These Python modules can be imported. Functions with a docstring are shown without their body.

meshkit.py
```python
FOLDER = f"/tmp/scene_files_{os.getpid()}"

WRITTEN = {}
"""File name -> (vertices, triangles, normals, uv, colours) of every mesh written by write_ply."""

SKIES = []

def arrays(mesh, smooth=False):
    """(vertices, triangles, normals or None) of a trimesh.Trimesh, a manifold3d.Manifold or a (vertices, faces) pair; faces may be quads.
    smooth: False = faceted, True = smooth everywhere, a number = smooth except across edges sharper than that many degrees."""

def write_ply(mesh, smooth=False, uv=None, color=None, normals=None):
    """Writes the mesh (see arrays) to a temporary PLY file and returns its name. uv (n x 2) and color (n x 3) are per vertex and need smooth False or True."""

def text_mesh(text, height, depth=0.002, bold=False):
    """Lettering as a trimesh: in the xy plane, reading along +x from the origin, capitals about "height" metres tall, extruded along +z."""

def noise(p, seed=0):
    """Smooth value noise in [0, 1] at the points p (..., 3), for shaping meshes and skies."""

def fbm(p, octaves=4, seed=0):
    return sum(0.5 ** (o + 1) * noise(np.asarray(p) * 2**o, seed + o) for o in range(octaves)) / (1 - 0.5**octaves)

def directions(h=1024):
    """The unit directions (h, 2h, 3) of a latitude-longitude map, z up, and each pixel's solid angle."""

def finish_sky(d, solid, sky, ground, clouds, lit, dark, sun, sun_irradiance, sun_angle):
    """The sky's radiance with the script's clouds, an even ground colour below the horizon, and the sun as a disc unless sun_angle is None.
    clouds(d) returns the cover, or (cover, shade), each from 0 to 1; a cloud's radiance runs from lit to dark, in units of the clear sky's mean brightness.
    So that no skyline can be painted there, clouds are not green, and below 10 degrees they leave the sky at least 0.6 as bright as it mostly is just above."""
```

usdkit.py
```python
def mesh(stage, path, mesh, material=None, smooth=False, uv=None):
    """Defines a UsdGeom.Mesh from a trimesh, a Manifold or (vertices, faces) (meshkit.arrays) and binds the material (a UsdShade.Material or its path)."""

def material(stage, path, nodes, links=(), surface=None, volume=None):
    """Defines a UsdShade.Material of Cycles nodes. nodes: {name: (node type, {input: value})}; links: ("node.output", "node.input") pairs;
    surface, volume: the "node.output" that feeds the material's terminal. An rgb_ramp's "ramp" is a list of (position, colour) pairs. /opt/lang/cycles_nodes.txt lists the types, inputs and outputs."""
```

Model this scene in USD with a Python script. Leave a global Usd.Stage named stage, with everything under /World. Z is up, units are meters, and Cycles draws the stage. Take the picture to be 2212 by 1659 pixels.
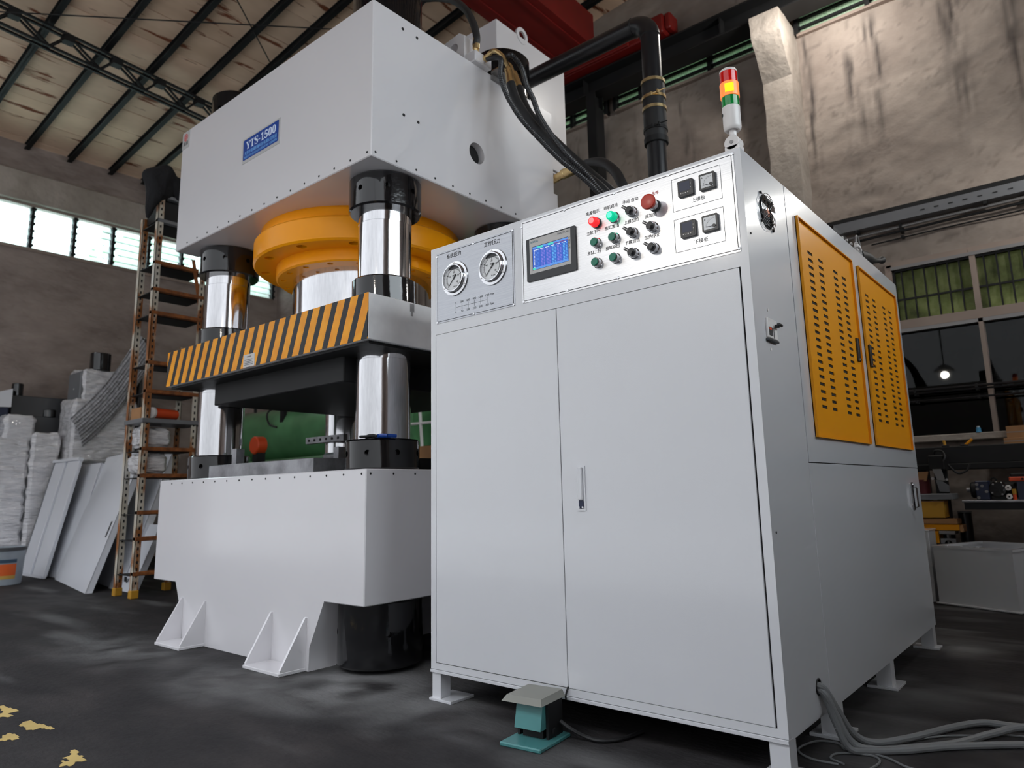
import math, glob, random
import numpy as np, trimesh, usdkit, meshkit
import shapely
from shapely.geometry import Polygon, Point, LineString, box as sbox
from shapely.ops import unary_union
from pxr import Usd, UsdGeom, UsdLux, Gf, Sdf, Vt
PI = math.pi
rng = np.random.default_rng(7)
stage = Usd.Stage.CreateInMemory()
UsdGeom.SetStageUpAxis(stage, 'Z'); UsdGeom.SetStageMetersPerUnit(stage, 1.0)
UsdGeom.Xform.Define(stage, '/World'); UsdGeom.Scope.Define(stage, '/World/Looks')

# ---------------------------------------------------------------- camera, sky, lamps, exposure
EXPOSURE = 0.0
cam = UsdGeom.Camera.Define(stage, '/World/camera')
CE = (0.69501, -1.84702, 0.72)
RIGHT, DOWN, FWD = (0.7692, 0.6386, -0.0222), (-0.1289, 0.1209, -0.9843), (-0.62589, 0.75996, 0.1753)
cam.AddTransformOp().Set(Gf.Matrix4d(*RIGHT, 0, *[-c for c in DOWN], 0, *[-c for c in FWD], 0, *CE, 1).GetOrthonormalized())
cam.CreateHorizontalApertureAttr(36.0); cam.CreateVerticalApertureAttr(27.0)
cam.CreateFocalLengthAttr(1524.82 / 2212 * 36)
cam.CreateHorizontalApertureOffsetAttr(-18.04 / 2212 * 36); cam.CreateVerticalApertureOffsetAttr(-39.13 / 2212 * 36)
cam.CreateFStopAttr(3.6); cam.CreateFocusDistanceAttr(2.3)
cam.CreateClippingRangeAttr(Gf.Vec2f(0.01, 200)); cam.CreateExposureAttr(EXPOSURE)
sky = UsdLux.DomeLight.Define(stage, '/World/sky'); sky.CreateIntensityAttr(1.8); sky.CreateColorAttr(Gf.Vec3f(0.93, 0.985, 1.07))

def sphere_light(name, at, radius, power, color):
    l = UsdLux.SphereLight.Define(stage, '/World/' + name); l.CreateRadiusAttr(radius)
    l.CreateIntensityAttr(power / (4 * PI * PI * radius ** 2)); l.CreateColorAttr(Gf.Vec3f(*color)); l.AddTranslateOp().Set(Gf.Vec3d(*at))
    return l
LAMPS = [  # work lamps of the hall, all outside the frame: (position, light radius, power, colour)
    ((1.07, 3.26, 2.77), 0.04, 22.0, (1.0, 0.98, 0.93)),
    ((-0.54, 3.25, 4.45), 0.10, 48.0, (1.0, 0.95, 0.88)),
    ((-1.05, -2.25, 2.30), 0.05, 20.0, (1.0, 0.93, 0.82)),
]
for i, (p, r, w, c) in enumerate(LAMPS):
    sphere_light(f'lamp_light_{i}', p, r, w, c)

# ---------------------------------------------------------------- materials
def lin(*c):
    return tuple(((x / 255) / 12.92 if x / 255 <= .04045 else ((x / 255 + .055) / 1.055) ** 2.4) for x in c)
M = {}
def mat(name, nodes, links=(), surface='p.BSDF'):
    M[name] = usdkit.material(stage, '/World/Looks/' + name, nodes, links, surface=surface); return M[name]
def plain(name, color, rough=.5, metal=0., bump=None, var=0., **k):
    """A paint, metal or plastic: colour, a slight uneven tone, and a fine relief (scale, strength, distance)."""
    n = {'p': ('principled_bsdf', {'base_color': color, 'roughness': rough, 'metallic': metal, **k})}
    L = []
    n['g'] = ('geometry', {})
    if var:
        n['t'] = ('noise_texture', {'scale': 3.0, 'detail': 4})
        n['c'] = ('rgb_ramp', {'ramp': [(.3, [x * (1 - var) for x in color]), (.7, [min(1, x * (1 + var)) for x in color])]})
        L += [('g.position', 't.vector'), ('t.fac', 'c.fac'), ('c.color', 'p.base_color')]
    if bump:
        n['b'] = ('noise_texture', {'scale': bump[0], 'detail': 2}); n['u'] = ('bump', {'strength': bump[1], 'distance': bump[2]})
        L += [('g.position', 'b.vector'), ('b.fac', 'u.height'), ('u.normal', 'p.normal')]
    return mat(name, n, L)
plain('press_white', lin(216, 214, 217), .26, specular_ior_level=.7, coat_weight=.5, coat_roughness=.06, bump=(14, .05, .004))
plain('cabinet_white', lin(212, 213, 217), .30, bump=(950, .3, .0006), specular_ior_level=.8, coat_weight=.9, coat_ior=1.7, coat_roughness=.10)
plain('white_metal', lin(222, 224, 230), .22, bump=(10, .06, .004))
plain('grey_paint', lin(112, 114, 118), .42, var=.06)
plain('dark_grey_paint', lin(62, 63, 66), .42, var=.1)
plain('white_plastic', lin(228, 224, 222), .28)
plain('black_gloss', (.006, .006, .007), .10, bump=(40, .12, .004), coat_weight=.5, coat_roughness=.04)
plain('black_steel', (.012, .0122, .013), .55, var=.3, specular_ior_level=.3)
plain('black_paint', (.012, .012, .014), .30)
plain('black_rubber', (.012, .012, .013), .55)
plain('black_cloth', (.010, .010, .012), .9, bump=(60, .5, .01))
plain('black_plastic', (.018, .018, .020), .35)
plain('slot_black', (.004, .004, .005), .7)
plain('ink', (.02, .02, .022), .6)
plain('red_ink', lin(205, 60, 60), .6)
plain('grey_ink', lin(105, 108, 112), .6)
plain('teal_ink', lin(60, 125, 140), .5)
plain('white_ink', lin(215, 228, 245), .5)
plain('light_blue_ink', lin(120, 180, 235), .5)
plain('plate_blue', lin(5, 62, 150), .35)
plain('plate_silver', lin(190, 190, 190), .4, .3)
plain('yellow_gloss', (.98, .36, .001), .3, bump=(25, .08, .004), specular_ior_level=.3)
plain('yellow_door', (.80, .31, .004), .36, specular_ior_level=.3, bump=(700, .1, .0005))
plain('crate_yellow', lin(190, 140, 40), .5, var=.2)
plain('chrome_trim', (.78, .78, .80), .10, 1.)
plain('dark_chrome', (.30, .30, .31), .14, 1.)
plain('brass', (.85, .62, .30), .30, 1.)
plain('bronze_band', (.62, .47, .24), .35, .9)
plain('crane_red', lin(112, 15, 10), .5, var=.15)
plain('machine_green', lin(96, 150, 104), .22, var=.2, coat_weight=.6)
plain('pedal_green', lin(70, 125, 125), .35, var=.2)
plain('pedal_cap', lin(125, 125, 118), .5)
plain('bucket_plastic', lin(150, 158, 165), .45, var=.25)
plain('bucket_orange', lin(214, 92, 28), .5); plain('bucket_gold', lin(190, 150, 70), .5); plain('bucket_navy', lin(45, 70, 90), .5)
plain('cardboard', lin(168, 124, 84), .85, var=.12)
plain('maroon', lin(95, 30, 36), .5)
plain('navy', lin(26, 36, 66), .4)
plain('can_blue', lin(80, 160, 205), .35)
plain('orange_plastic', lin(225, 80, 35), .45)
plain('cable_grey', lin(120, 122, 124), .5)
plain('beige_trim', lin(150, 134, 124), .55, var=.1)
plain('alu_frame', lin(140, 138, 138), .45, .5)
plain('outdoor_ground', lin(138, 137, 135), .9)
plain('leaf_green', lin(70, 120, 55), .6, var=.4)
plain('alley_wall', lin(125, 135, 95), .95, var=.35)
plain('dark_room', (.01, .01, .01), .9)
plain('screen_bezel', (.030, .031, .034), .4)
plain('screen_grey', lin(196, 194, 192), .4)
plain('dial_white', lin(228, 230, 232), .35)
plain('green_button', lin(20, 120, 95), .35)
plain('red_mushroom', lin(196, 62, 44), .3)
plain('lens_red', lin(215, 16, 12), .12, coat_weight=.6, coat_roughness=.04)
plain('lens_green', lin(12, 140, 62), .12, coat_weight=.6, coat_roughness=.04)
plain('sticker', lin(205, 202, 200), .5)
plain('copper', lin(190, 110, 70), .35, .8)
def glow(name, color, strength, base=(.1, .1, .1)):
    mat(name, {'p': ('principled_bsdf', {'base_color': base, 'roughness': .25, 'emission_color': color, 'emission_strength': strength})})
glow('glow_red', (1, .03, .04), .75, (.8, .02, .02)); glow('glow_red_core', (1, .25, .25), .95, (.8, .1, .1))
glow('glow_green', (.0, .75, .38), .6, (.0, .5, .3)); glow('glow_green_core', (.12, 1, .6), .75, (.1, .8, .5))
glow('lamp_orange', (1, .22, .05), .85, (.9, .2, .05)); glow('lamp_yellow', (1, .62, .0), 1.3, (.9, .6, .0))
glow('lamp_face', (1, .95, .88), 2.0, (.8, .8, .8))
for nm, c, k in (('screen_blue', lin(28, 96, 214), .8), ('screen_light', lin(92, 160, 250), .8), ('screen_cyan', lin(70, 235, 215), .8), ('screen_white', lin(225, 235, 255), .85),
                 ('screen_violet', lin(140, 130, 240), .8), ('screen_sky', lin(95, 190, 255), .85), ('screen_red', lin(150, 60, 130), .7)):
    glow(nm, c, k, (.01, .01, .02))

def noise_mix(name, ramp, scale, rough, stretch=(1, 1, 1), detail=6, bump=None, metal=0., extra=None, rot=(0, 0, 0), **k):
    n = {'g': ('geometry', {}), 'm': ('mapping', {'scale': stretch, 'rotation': rot}), 't': ('noise_texture', {'scale': scale, 'detail': detail, 'roughness': .6}),
         'c': ('rgb_ramp', {'ramp': ramp}), 'p': ('principled_bsdf', {'roughness': rough, 'metallic': metal, **k})}
    L = [('g.position', 'm.vector'), ('m.vector', 't.vector'), ('t.fac', 'c.fac'), ('c.color', 'p.base_color')]
    if bump:
        n['b'] = ('noise_texture', {'scale': bump[0], 'detail': 5}); n['u'] = ('bump', {'strength': bump[1], 'distance': bump[2]})
        L += [('m.vector', 'b.vector'), ('b.fac', 'u.height'), ('u.normal', 'p.normal')]
    return mat(name, n, L)
noise_mix('chrome', [(.3, (.66, .66, .68)), (.7, (.80, .80, .82))], 3, .10, stretch=(30, 30, 4), metal=1., bump=(30, .05, .0006), anisotropic=.3)
noise_mix('worn_steel', [(.35, (.16, .16, .17)), (.65, (.36, .36, .38))], 6, .42, metal=.7, bump=(40, .2, .002))
noise_mix('brushed', [(.3, (.60, .60, .615)), (.7, (.78, .78, .79))], 5, .34, stretch=(1.5, 1, 90), metal=.92, bump=(6, .12, .0006), anisotropic=.5)
noise_mix('brushed_dull', [(.3, (.42, .43, .46)), (.7, (.52, .53, .56))], 5, .30, stretch=(1.5, 1, 70), metal=.85, bump=(6, .05, .0006))
noise_mix('platen_grey', [(.3, lin(222, 222, 224)), (.7, lin(238, 238, 239))], 9, .34, bump=(300, .1, .001))
noise_mix('rusty_angle', [(.30, lin(120, 72, 34)), (.44, lin(150, 92, 44)), (.50, lin(196, 186, 168)), (.70, lin(214, 212, 205))], 7, .55, stretch=(1, 1, .35), bump=(80, .3, .003))
noise_mix('rust', [(.3, lin(92, 52, 26)), (.7, lin(166, 98, 46))], 18, .7, bump=(90, .4, .003))
noise_mix('plain_wall', [(.25, lin(122, 108, 103)), (.5, lin(156, 142, 135)), (.75, lin(176, 162, 154))], 1.6, .9, stretch=(1, 1, 2.2), bump=(5, .6, .05))
noise_mix('concrete_column', [(.25, lin(150, 140, 130)), (.7, lin(186, 176, 166))], 3, .9, bump=(16, .5, .02))
noise_mix('film', [(.35, lin(222, 222, 226)), (.65, lin(252, 250, 252))], 5, .14, stretch=(1, 1, 5), bump=(9, .9, .05), coat_weight=.5, coat_roughness=.04)
noise_mix('film_band', [(.35, lin(190, 190, 196)), (.65, lin(240, 240, 244))], 5, .12, stretch=(1, 6, 6), bump=(14, 1.0, .05), rot=(.9, 0, 0))
for i, k in enumerate((1.0, .92, 1.07)):
    n = {'g': ('geometry', {}), 'm': ('mapping', {'scale': (1, .45, 1)}), 't': ('noise_texture', {'scale': 2.5, 'detail': 6, 'roughness': .6}), 'c': ('rgb_ramp', {'ramp': [(.3, [x * k for x in lin(212, 180, 152)]), (.7, [x * k for x in lin(238, 208, 180)])]}),
         'm2': ('mapping', {'scale': (3.2, .55, 1)}), 't2': ('noise_texture', {'scale': 2.6, 'detail': 5, 'roughness': .55}), 'r2': ('rgb_ramp', {'ramp': [(.60, (0, 0, 0)), (.65, (1, 1, 1))]}),
         'x': ('mix_color', {'b': lin(124, 66, 36)}), 'p': ('principled_bsdf', {'roughness': .75})}
    mat(f'roof_sheet_{i}', n, [('g.position', 'm.vector'), ('m.vector', 't.vector'), ('t.fac', 'c.fac'), ('g.position', 'm2.vector'), ('m2.vector', 't2.vector'), ('t2.fac', 'r2.fac'), ('r2.color', 'x.fac'), ('c.color', 'x.a'), ('x.result', 'p.base_color')])
# hazard stripes: flat print on the slide's front, slanting bands
mat('hazard', {'g': ('geometry', {}), 's': ('separate_xyz', {}), 'k': ('math', {'math_type': 'multiply_add', 'value2': -.36}), 'd': ('math', {'math_type': 'multiply', 'value2': 1 / .0925}), 'f': ('math', {'math_type': 'fraction'}),
               'q': ('math', {'math_type': 'greater_than', 'value2': .56}), 't': ('noise_texture', {'scale': 14, 'detail': 4}), 'y': ('rgb_ramp', {'ramp': [(.35, lin(236, 150, 10)), (.65, lin(248, 168, 24))]}),
               'x': ('mix_color', {'b': (.012, .013, .016)}), 'p': ('principled_bsdf', {'roughness': .32, 'specular_ior_level': .25})},
    [('g.position', 's.vector'), ('s.z', 'k.value1'), ('s.x', 'k.value3'), ('k.value', 'd.value1'), ('d.value', 'f.value1'), ('f.value', 'q.value1'), ('g.position', 't.vector'), ('t.fac', 'y.fac'), ('y.color', 'x.a'), ('q.value', 'x.fac'), ('x.result', 'p.base_color')])
# plaster and floor read a "stain" value from the mesh: drip marks, soot, overspray
def stained(name, ramp, scale, rough, stain_color, stretch, bump, **k):
    mat(name, {'g': ('geometry', {}), 'm': ('mapping', {'scale': stretch}), 't': ('noise_texture', {'scale': scale, 'detail': 8, 'roughness': .62}), 'c': ('rgb_ramp', {'ramp': ramp}), 'a': ('attribute', {'attribute': 'stain'}),
               'x': ('mix_color', {'b': stain_color}), 'b': ('noise_texture', {'scale': bump[0], 'detail': 6}), 'u': ('bump', {'strength': bump[1], 'distance': bump[2]}), 'p': ('principled_bsdf', {'roughness': rough, **k})},
        [('g.position', 'm.vector'), ('m.vector', 't.vector'), ('t.fac', 'c.fac'), ('c.color', 'x.a'), ('a.fac', 'x.fac'), ('x.result', 'p.base_color'), ('m.vector', 'b.vector'), ('b.fac', 'u.height'), ('u.normal', 'p.normal')])
stained('plaster', [(.25, lin(128, 116, 108)), (.5, lin(152, 140, 131)), (.75, lin(172, 160, 150))], 1.7, .9, lin(50, 44, 44), (1, 1, 1.2), (9, .35, .03))
stained('floor_concrete', [(.25, lin(30, 29, 31)), (.5, lin(44, 42, 43)), (.75, lin(60, 56, 56))], 2.2, .7, lin(150, 150, 150), (1.0, 2.0, 1), (26, .4, .006), specular_ior_level=.15)
# see-through things
def pane(name, tint, gloss=1.0, ior=1.5):
    mat(name, {'t': ('transparent_bsdf', {'color': tint}), 'g': ('glossy_bsdf', {'color': (gloss,) * 3, 'roughness': .02}), 'f': ('fresnel', {'IOR': ior}), 'm': ('mix_closure', {})}, [('f.fac', 'm.fac'), ('t.BSDF', 'm.closure1'), ('g.BSDF', 'm.closure2')], surface='m.closure')
pane('clear_glass', (.95, .97, .96)); pane('dark_glass', (.22, .24, .22), .55)
mat('louvre_glass', {'d': ('translucent_bsdf', {'color': (.80, .92, .88)}), 't': ('transparent_bsdf', {'color': (.85, .95, .92)}), 'm': ('mix_closure', {'fac': .45})}, [('t.BSDF', 'm.closure1'), ('d.BSDF', 'm.closure2')], surface='m.closure')
mat('green_louvre', {'g': ('geometry', {}), 'n': ('noise_texture', {'scale': 60, 'detail': 3}), 'r': ('rgb_ramp', {'ramp': [(.4, lin(176, 204, 176)), (.6, lin(206, 226, 204))]}), 'd': ('translucent_bsdf', {}), 'p': ('principled_bsdf', {'roughness': .35}), 'm': ('mix_closure', {'fac': .5})},
    [('g.position', 'n.vector'), ('n.fac', 'r.fac'), ('r.color', 'd.color'), ('r.color', 'p.base_color'), ('p.BSDF', 'm.closure1'), ('d.BSDF', 'm.closure2')], surface='m.closure')
mat('moss_glass', {'g': ('geometry', {}), 'n': ('noise_texture', {'scale': 4, 'detail': 8, 'roughness': .65}), 'r': ('rgb_ramp', {'ramp': [(.30, lin(92, 98, 66)), (.5, lin(160, 166, 122)), (.7, lin(206, 208, 172))]}), 'd': ('translucent_bsdf', {}), 'p': ('principled_bsdf', {'roughness': .25}), 'm': ('mix_closure', {'fac': .8})},
    [('g.position', 'n.vector'), ('n.fac', 'r.fac'), ('r.color', 'd.color'), ('r.color', 'p.base_color'), ('p.BSDF', 'm.closure1'), ('d.BSDF', 'm.closure2')], surface='m.closure')

# ---------------------------------------------------------------- shapes
cat = trimesh.util.concatenate
def bx(x0, x1, y0, y1, z0, z1, c=0.):
    """A box; c rounds off its edges with a chamfer."""
    x0, x1, y0, y1, z0, z1 = min(x0, x1), max(x0, x1), min(y0, y1), max(y0, y1), min(z0, z1), max(z0, z1)
    if c <= 0:
        m = trimesh.creation.box((x1 - x0, y1 - y0, z1 - z0)); m.apply_translation(((x0 + x1) / 2, (y0 + y1) / 2, (z0 + z1) / 2)); return m
    P = []
    for x, sx in ((x0, 1), (x1, -1)):
        for y, sy in ((y0, 1), (y1, -1)):
            for z, sz in ((z0, 1), (z1, -1)):
                P += [(x, y + sy * c, z + sz * c), (x + sx * c, y, z + sz * c), (x + sx * c, y + sy * c, z)]
    return trimesh.convex.convex_hull(np.array(P))
def frame_of(d):
    d = np.asarray(d, float); d = d / np.linalg.norm(d)
    a = np.cross([0, 0, 1.] if abs(d[2]) < .9 else [1., 0, 0], d); a /= np.linalg.norm(a)
    return a, np.cross(d, a), d
def to_axis(m, at, axis):
    a, b, d = frame_of(axis); T = np.eye(4); T[:3, :3] = np.c_[a, b, d]; T[:3, 3] = at; m.apply_transform(T); return m
def lathe(profile, at=(0, 0, 0), axis=(0, 0, 1), n=40):
    """Turns (radius, height) pairs round an axis."""
    return to_axis(trimesh.creation.revolve(np.array(profile, float), sections=n), at, axis)
def cyl(p0, p1, r, n=28, c=0.):
    p0, p1 = np.asarray(p0, float), np.asarray(p1, float); h = np.linalg.norm(p1 - p0)
    pr = [(0, 0), (r, 0), (r, h), (0, h)] if c <= 0 else [(0, 0), (r - c, 0), (r, c), (r, h - c), (r - c, h), (0, h)]
    return lathe(pr, p0, p1 - p0, n)
def spline(pts, n=10):
    p = np.asarray(pts, float); p = np.vstack([2 * p[0] - p[1], p, 2 * p[-1] - p[-2]]); out = []
    for i in range(1, len(p) - 2):
        for t in np.linspace(0, 1, n, endpoint=False):
            out.append(.5 * (2 * p[i] + (p[i + 1] - p[i - 1]) * t + (2 * p[i - 1] - 5 * p[i] + 4 * p[i + 1] - p[i + 2]) * t * t + (3 * p[i] - p[i - 1] - 3 * p[i + 1] + p[i + 2]) * t ** 3))
    return np.array(out + [p[-2]])
def tube(pts, r, sides=12, smooth=8, ribs=0.):
    """A pipe along points; ribs > 0 makes a spiral wrap of that pitch."""
    p = spline(pts, smooth) if smooth else np.asarray(pts, float)
    if ribs:
        s = np.r_[0, np.cumsum(np.linalg.norm(np.diff(p, axis=0), axis=1))]; q = np.arange(0, s[-1], ribs / 4); p = np.c_[[np.interp(q, s, p[:, k]) for k in range(3)]].T
    t = np.gradient(p, axis=0); t /= np.linalg.norm(t, axis=1, keepdims=True) + 1e-12
    u = frame_of(t[0])[0]; rings = []
    rad = np.broadcast_to(r, (len(p),)).copy() if not ribs else r * (1 + .14 * np.array([(1, .2, -1, .2)[i % 4] for i in range(len(p))]))
    for i in range(len(p)):
        u = u - t[i] * (u @ t[i]); u /= np.linalg.norm(u); v = np.cross(t[i], u); a = np.arange(sides) * 2 * PI / sides
        rings.append(p[i] + rad[i] * (np.cos(a)[:, None] * u + np.sin(a)[:, None] * v))
    V = np.vstack(rings + [p[:1], p[-1:]]); n = len(p); F = []
    for i in range(n - 1):
        for j in range(sides):
            a, b, c, d = i * sides + j, i * sides + (j + 1) % sides, (i + 1) * sides + (j + 1) % sides, (i + 1) * sides + j; F += [(a, b, c), (a, c, d)]
    for j in range(sides):
        F += [(n * sides, (j + 1) % sides, j), (n * sides + 1, (n - 1) * sides + j, (n - 1) * sides + (j + 1) % sides)]
    return trimesh.Trimesh(V, F, process=False)
def place(m, at, right, up):
    """Moves a mesh from the xy plane to a wall: local x to right, y to up, z outward."""
    right, up = np.asarray(right, float), np.asarray(up, float); T = np.eye(4); T[:3, :3] = np.c_[right, up, np.cross(right, up)]; T[:3, 3] = at; m = m.copy(); m.apply_transform(T); return m
FRONT, SIDE = ((1, 0, 0), (0, 0, 1)), ((0, 1, 0), (0, 0, 1))   # faces that look to -y and to +x
def flat(shape, depth, at, face):
    parts = [g for g in getattr(shape, 'geoms', [shape]) if g.area > 0]
    return place(cat([trimesh.creation.extrude_polygon(g, depth, engine='earcut') for g in parts]), at, *face)
def plate(u0, u1, v0, v1, d0, d1, face, r=0., holes=()):
    """A plate on the front (u = x, v = z) or side (u = y, v = z) face between depths d0 and d1 outward, with rounded corners and cut-outs."""
    g = sbox(u0 + r, v0 + r, u1 - r, v1 - r).buffer(r, quad_segs=4) if r else sbox(u0, v0, u1, v1)
    for h in holes: g = g.difference(h)
    at = (0, -d0, 0) if face is FRONT else (d0, 0, 0)
    return flat(g, d1 - d0, at, face)
FONTS = {}
def glyphs(s, font='Noto Sans CJK'):
    from PIL import Image, ImageDraw, ImageFont
    if font not in FONTS:
        f = [x for x in glob.glob('/opt/blender-*/*/datafiles/fonts/*') if font in x] or glob.glob('/opt/blender-*/*/datafiles/fonts/Inter*')
        FONTS[font] = ImageFont.truetype(f[0], 64)
    f = FONTS[font]; x0, y0, x1, y1 = f.getbbox(s, anchor='ls')
    im = Image.new('L', (x1 - x0 + 8, y1 - y0 + 8)); ImageDraw.Draw(im).text((4 - x0, 4 - y0), s, 255, f, anchor='ls')
    on = np.pad(np.asarray(im) > 120, ((0, 0), (1, 1))).astype(np.int8)
    rows, a = np.nonzero(np.diff(on, axis=1) == 1); b = np.nonzero(np.diff(on, axis=1) == -1)[1]
    g = unary_union(shapely.box(a, -rows - 1, b, -rows)).buffer(.6).buffer(-.6).simplify(.8)
    return shapely.affinity.scale(shapely.affinity.translate(g, -4, 4 - y0), 1 / 46, 1 / 46, origin=(0, 0))   # capital height 1
import shapely.affinity
def text(s, h, u, v, d, face, anchor='c', sx=1., depth=.0006, font='Noto Sans CJK'):
    """Lettering on a face, centred (or starting) at (u, v)."""
    g = shapely.affinity.scale(glyphs(s, font), h * sx, h, origin=(0, 0)); b = g.bounds
    g = shapely.affinity.translate(g, u - ((b[0] + b[2]) / 2 if anchor == 'c' else b[0]), v - (b[1] + b[3]) / 2)
    return flat(g, depth, (0, -d, 0) if face is FRONT else (d, 0, 0), face)
def line_frame(u0, u1, v0, v1, w, d, face):
    g = sbox(u0, v0, u1, v1); return flat(g.difference(g.buffer(-w, join_style=2)), .0005, (0, -d, 0) if face is FRONT else (d, 0, 0), face)
def man(m):
    import manifold3d
    m = m.copy(); m.merge_vertices(); return manifold3d.Manifold(manifold3d.Mesh(np.asarray(m.vertices, np.float32), np.asarray(m.faces, np.uint32)))
def cut(a, *bs):
    r = man(a)
    for b in bs: r = r - man(b)
    k = r.to_mesh(); return trimesh.Trimesh(np.array(k.vert_properties[:, :3]), np.array(k.tri_verts), process=False)
def grid(fn, nu, nv):
    """A sheet of (nu x nv) quads through fn(u, v) -> points; u, v from 0 to 1."""
    u, v = np.meshgrid(np.linspace(0, 1, nu + 1), np.linspace(0, 1, nv + 1), indexing='ij'); P = fn(u, v).reshape(-1, 3)
    i, j = np.meshgrid(np.arange(nu), np.arange(nv), indexing='ij'); a = i * (nv + 1) + j
    return P, np.stack([a, a + nv + 1, a + nv + 2, a + 1], -1).reshape(-1, 4)
def wrinkled(x0, x1, y0, y1, z0, z1, amp, scale, step, seed, squash=(1, 1, 1)):
    """A box in loose film: rounded, subdivided and dented by noise."""
    m = bx(x0, x1, y0, y1, z0, z1, min(.03, (x1 - x0) / 4, (y1 - y0) / 4, (z1 - z0) / 4)); m = m.subdivide_to_size(step); m.merge_vertices()
    P = m.vertices; c = P.mean(0); d = meshkit.fbm(P * scale * np.array(squash), 4, seed) - .5
    d2 = meshkit.fbm(P * scale * np.array(squash) + 31.7, 4, seed + 5) - .5
    m.vertices = P + m.vertex_normals * (amp * d)[:, None] + np.c_[d2, -d2, d] * amp * .4
    return m

# ---------------------------------------------------------------- the scene tree
USED = {}
def numbered(path):
    k = USED.get(path, -1) + 1; USED[path] = k
    return path if k == 0 else f'{path}_{k:03d}'
class Thing:
    """A thing standing at a base point: an Xform under /World whose children are its parts."""
    def __init__(s, name, label, category, at=(0, 0, 0), group=None, kind=None):
        s.at = np.array(at, float); s.path = numbered('/World/' + name); x = UsdGeom.Xform.Define(stage, s.path); x.AddTranslateOp().Set(Gf.Vec3d(*map(float, at)))
        s.prim = x.GetPrim(); s.data(s.prim, label=label, category=category, group=group, kind=kind)
    @staticmethod
    def data(prim, **k):
        for a, b in k.items():
            if b: prim.SetCustomDataByKey(a, b)
    def part(s, name, mesh, material, parent=None, label=None, kind=None, smooth=30):
        """A part (or, under another part, a sub-part); mesh in world coordinates. Returns its path."""
        path = numbered((parent or s.path) + '/' + name)
        if isinstance(mesh, tuple): mesh = trimesh.Trimesh(np.array(mesh[0], float), np.vstack([np.asarray(mesh[1])[:, [0, 1, 2]], np.asarray(mesh[1])[:, [0, 2, 3]]]) if np.shape(mesh[1])[1] == 4 else mesh[1], process=False)
        mesh = mesh.copy(); mesh.vertices = mesh.vertices - s.at
        p = usdkit.mesh(stage, path, mesh, M[material], smooth).GetPrim(); s.data(p, label=label, kind=kind); return path
def stain(path, values):
    UsdGeom.PrimvarsAPI(stage.GetPrimAtPath(path)).CreatePrimvar('stain', Sdf.ValueTypeNames.FloatArray, 'vertex').Set(Vt.FloatArray.FromNumpy(np.asarray(values, np.float32)))

# ================================================================ the hall
XL, XR, YF, YB = -9.0, 3.2, -2.6, 4.0          # walls
def roof_z(x): return 5.03 + .11 * (x + 9)
def setting(name, label, category, at=(0, 0, 0)): return Thing(name, label, category, at, kind='structure')
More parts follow.
